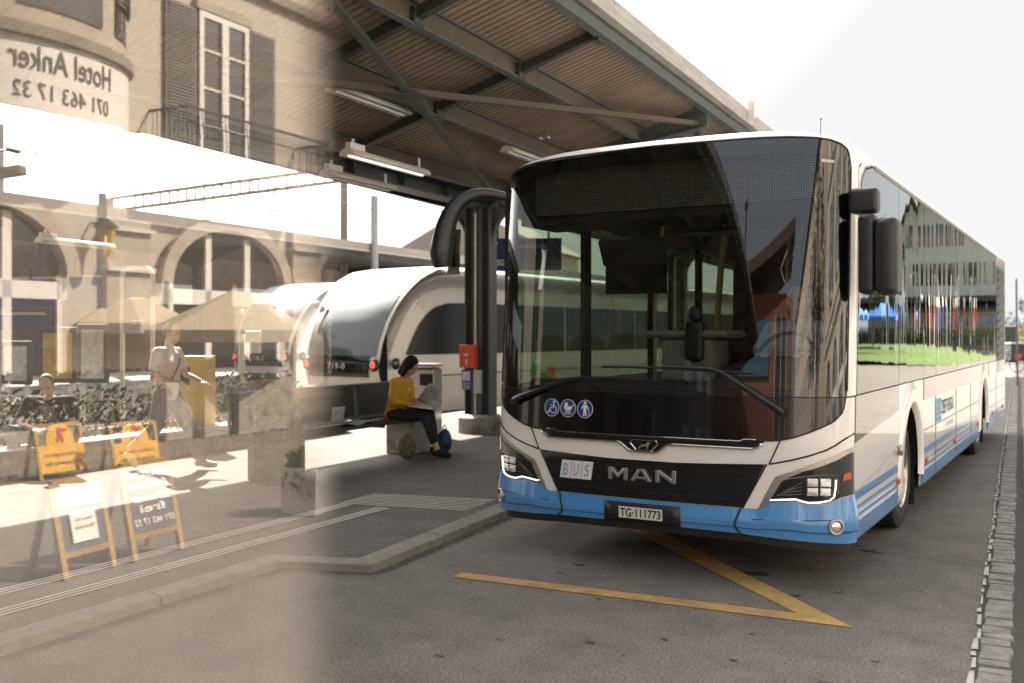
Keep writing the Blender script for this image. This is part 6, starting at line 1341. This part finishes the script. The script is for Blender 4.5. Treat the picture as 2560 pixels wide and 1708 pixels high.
# parked bicycles in a row (mirrored low in the flank)
def bicycle():
    t = thing('bicycle', 'dark bicycle leaning in the rack', 'bicycle', (0, 0, 0), 0, 'bicycles parked in the rack')
    for y in (-.52, .52):
        g = MB(); g.tube([(0, y + .34 * math.cos(a), .34 + .34 * math.sin(a)) for a in [i * math.pi / 10 for i in range(21)]], .018, 6, cap=False)
        for k in range(8): a = k * math.pi / 4; g.tube([(0, y, .34), (0, y + .33 * math.cos(a), .34 + .33 * math.sin(a))], .003, 3)
        build('bicycle_wheel', g, M_rub, t)
    g = MB(); F_ = [((0, -.52, .34), (0, -.14, .80)), ((0, -.14, .80), (0, .36, .84)), ((0, .36, .84), (0, -.03, .30)), ((0, -.03, .30), (0, -.14, .86)), ((0, -.52, .34), (0, -.03, .30)), ((0, .52, .34), (0, .34, .95))]
    for a, b in F_: g.tube([a, b], .016, 6)
    build('frame', g, M_dark, t); g = MB(); g.ell((0, -.16, .93), (.08, .13, .03)); build('saddle', g, M_txt, t); g = MB(); g.tube([(-.28, .26, 1.03), (-.1, .34, 1.0), (.1, .34, 1.0), (.28, .26, 1.03)], .013, 6); build('handlebar', g, M_alu, t)
    return t
b0_ = bicycle(); k = 0
for i in range(12):
    q, p = 8.6 + .10 * i, 30 + i * .75; o = b0_ if i == 0 else dup(b0_); o.location = W(q, p, 0); o.rotation_euler = (R(rg.uniform(-6, 6)), 0, R(60 + rg.uniform(-12, 12)))
# ------------- right edge background, straight ahead beyond the bus
w = PX(2519, 836, 44); o = dup(b0_, 'bicycle with a red bag parked just behind the bus tail'); o.location = (w.x - .1, w.y, 0); o.rotation_euler = (0, 0, R(35)); del o['group']
g = MB(); g.b2(-.08, .08, -.70, -.48, .55, .78); x_ = build('red_bag', g, mat('red_cloth', (.5, .05, .03), .8), o)
w = PX(2540, 836, 58); t = thing('waste_container', 'dark grey wheeled waste containers behind the thin post', 'container', (w.x, w.y, 0), 0); g = MB(); g.b2(-.48, .52, -.4, .4, .1, 1.1); build('bin_body', g, mat('container_grey', (.045, .048, .055), .6), t, bevel=.04); g = MB(); g.b2(-.52, .56, -.45, .45, 1.1, 1.18); build('lid', g, M_ligh, t)
t = thing('dark_cabinet', 'tall dark cabinet with pale top edge behind the waste container', 'cabinet', (w.x + .05, w.y + 1.2, 0), 0); g = MB(); g.b2(-.42, .42, -.3, .3, 0, 2.1); build('casing', g, _m['container_grey'], t); g = MB(); g.b2(-.46, .46, -.34, .34, 2.1, 2.16); build('top_cover', g, M_ligh, t)
w = PX(2541, 836, 31.5); t = thing('street_post', 'thin grey street post at the right edge', 'post', (w.x, w.y, 0)); g = MB(); g.tube([(.04, 0, 0), (0, 0, 2.9), (0, 0, 3.4)], .03, 8); build('pole', g, mat('post_grey', (.12, .12, .125), .6), t)
M_far = mat('distant_foliage', (.10, .12, .09), .9, var=.4, vs_=.4); M_fary = mat('yellow_shrub_leaf', (.30, .26, .08), .9, var=.4, vs_=1)
o = MB()
for k in range(60): leaves(o, (k * 1.4 - 30, rg.uniform(-3, 3), rg.uniform(.5, 5.2)), (2.2, 2, 2.2), 160, .30, rg)
for k in range(4): leaves(o, (rg.uniform(-2, 4), 0, 7.2), (.5, .5, 1.8), 120, .25, rg)
w = PX(2545, 836, 190); o = tag(build('distant_woodland', o, M_far), 'far green wood on the horizon behind the bus tail', 'wood', kind='stuff'); o.location = (w.x, w.y, 0)
w = PX(2552, 836, 95); t = thing('garden_shrub', 'yellow green shrub at the far end of the street', 'shrub', (w.x, w.y, 0)); g = MB(); leaves(g, (0, 0, 1.2), (3.0, 1.2, 1.3), 1500, .16, rg); build('foliage', g, M_fary, t)
g = MB(); g.tube([(-1, 0, 0), (-.8, 0, 1.0)], .05, 5); g.tube([(1, 0, 0), (.9, 0, 1.0)], .05, 5); build('stem', g, M_bark, t)
# ================================================================== THE GLASS PANE next to the camera
t = thing('glass_pane', 'tall clear glass pane beside the camera carrying reflections of the hotel', 'glass', W(QP, .274, 0), -TH)
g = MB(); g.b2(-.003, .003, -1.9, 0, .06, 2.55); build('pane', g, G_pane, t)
g = MB(); g.b2(-.025, .025, -1.92, .01, 0, .07); build('shoe_rail', g, M_alu, t, bevel=.004)
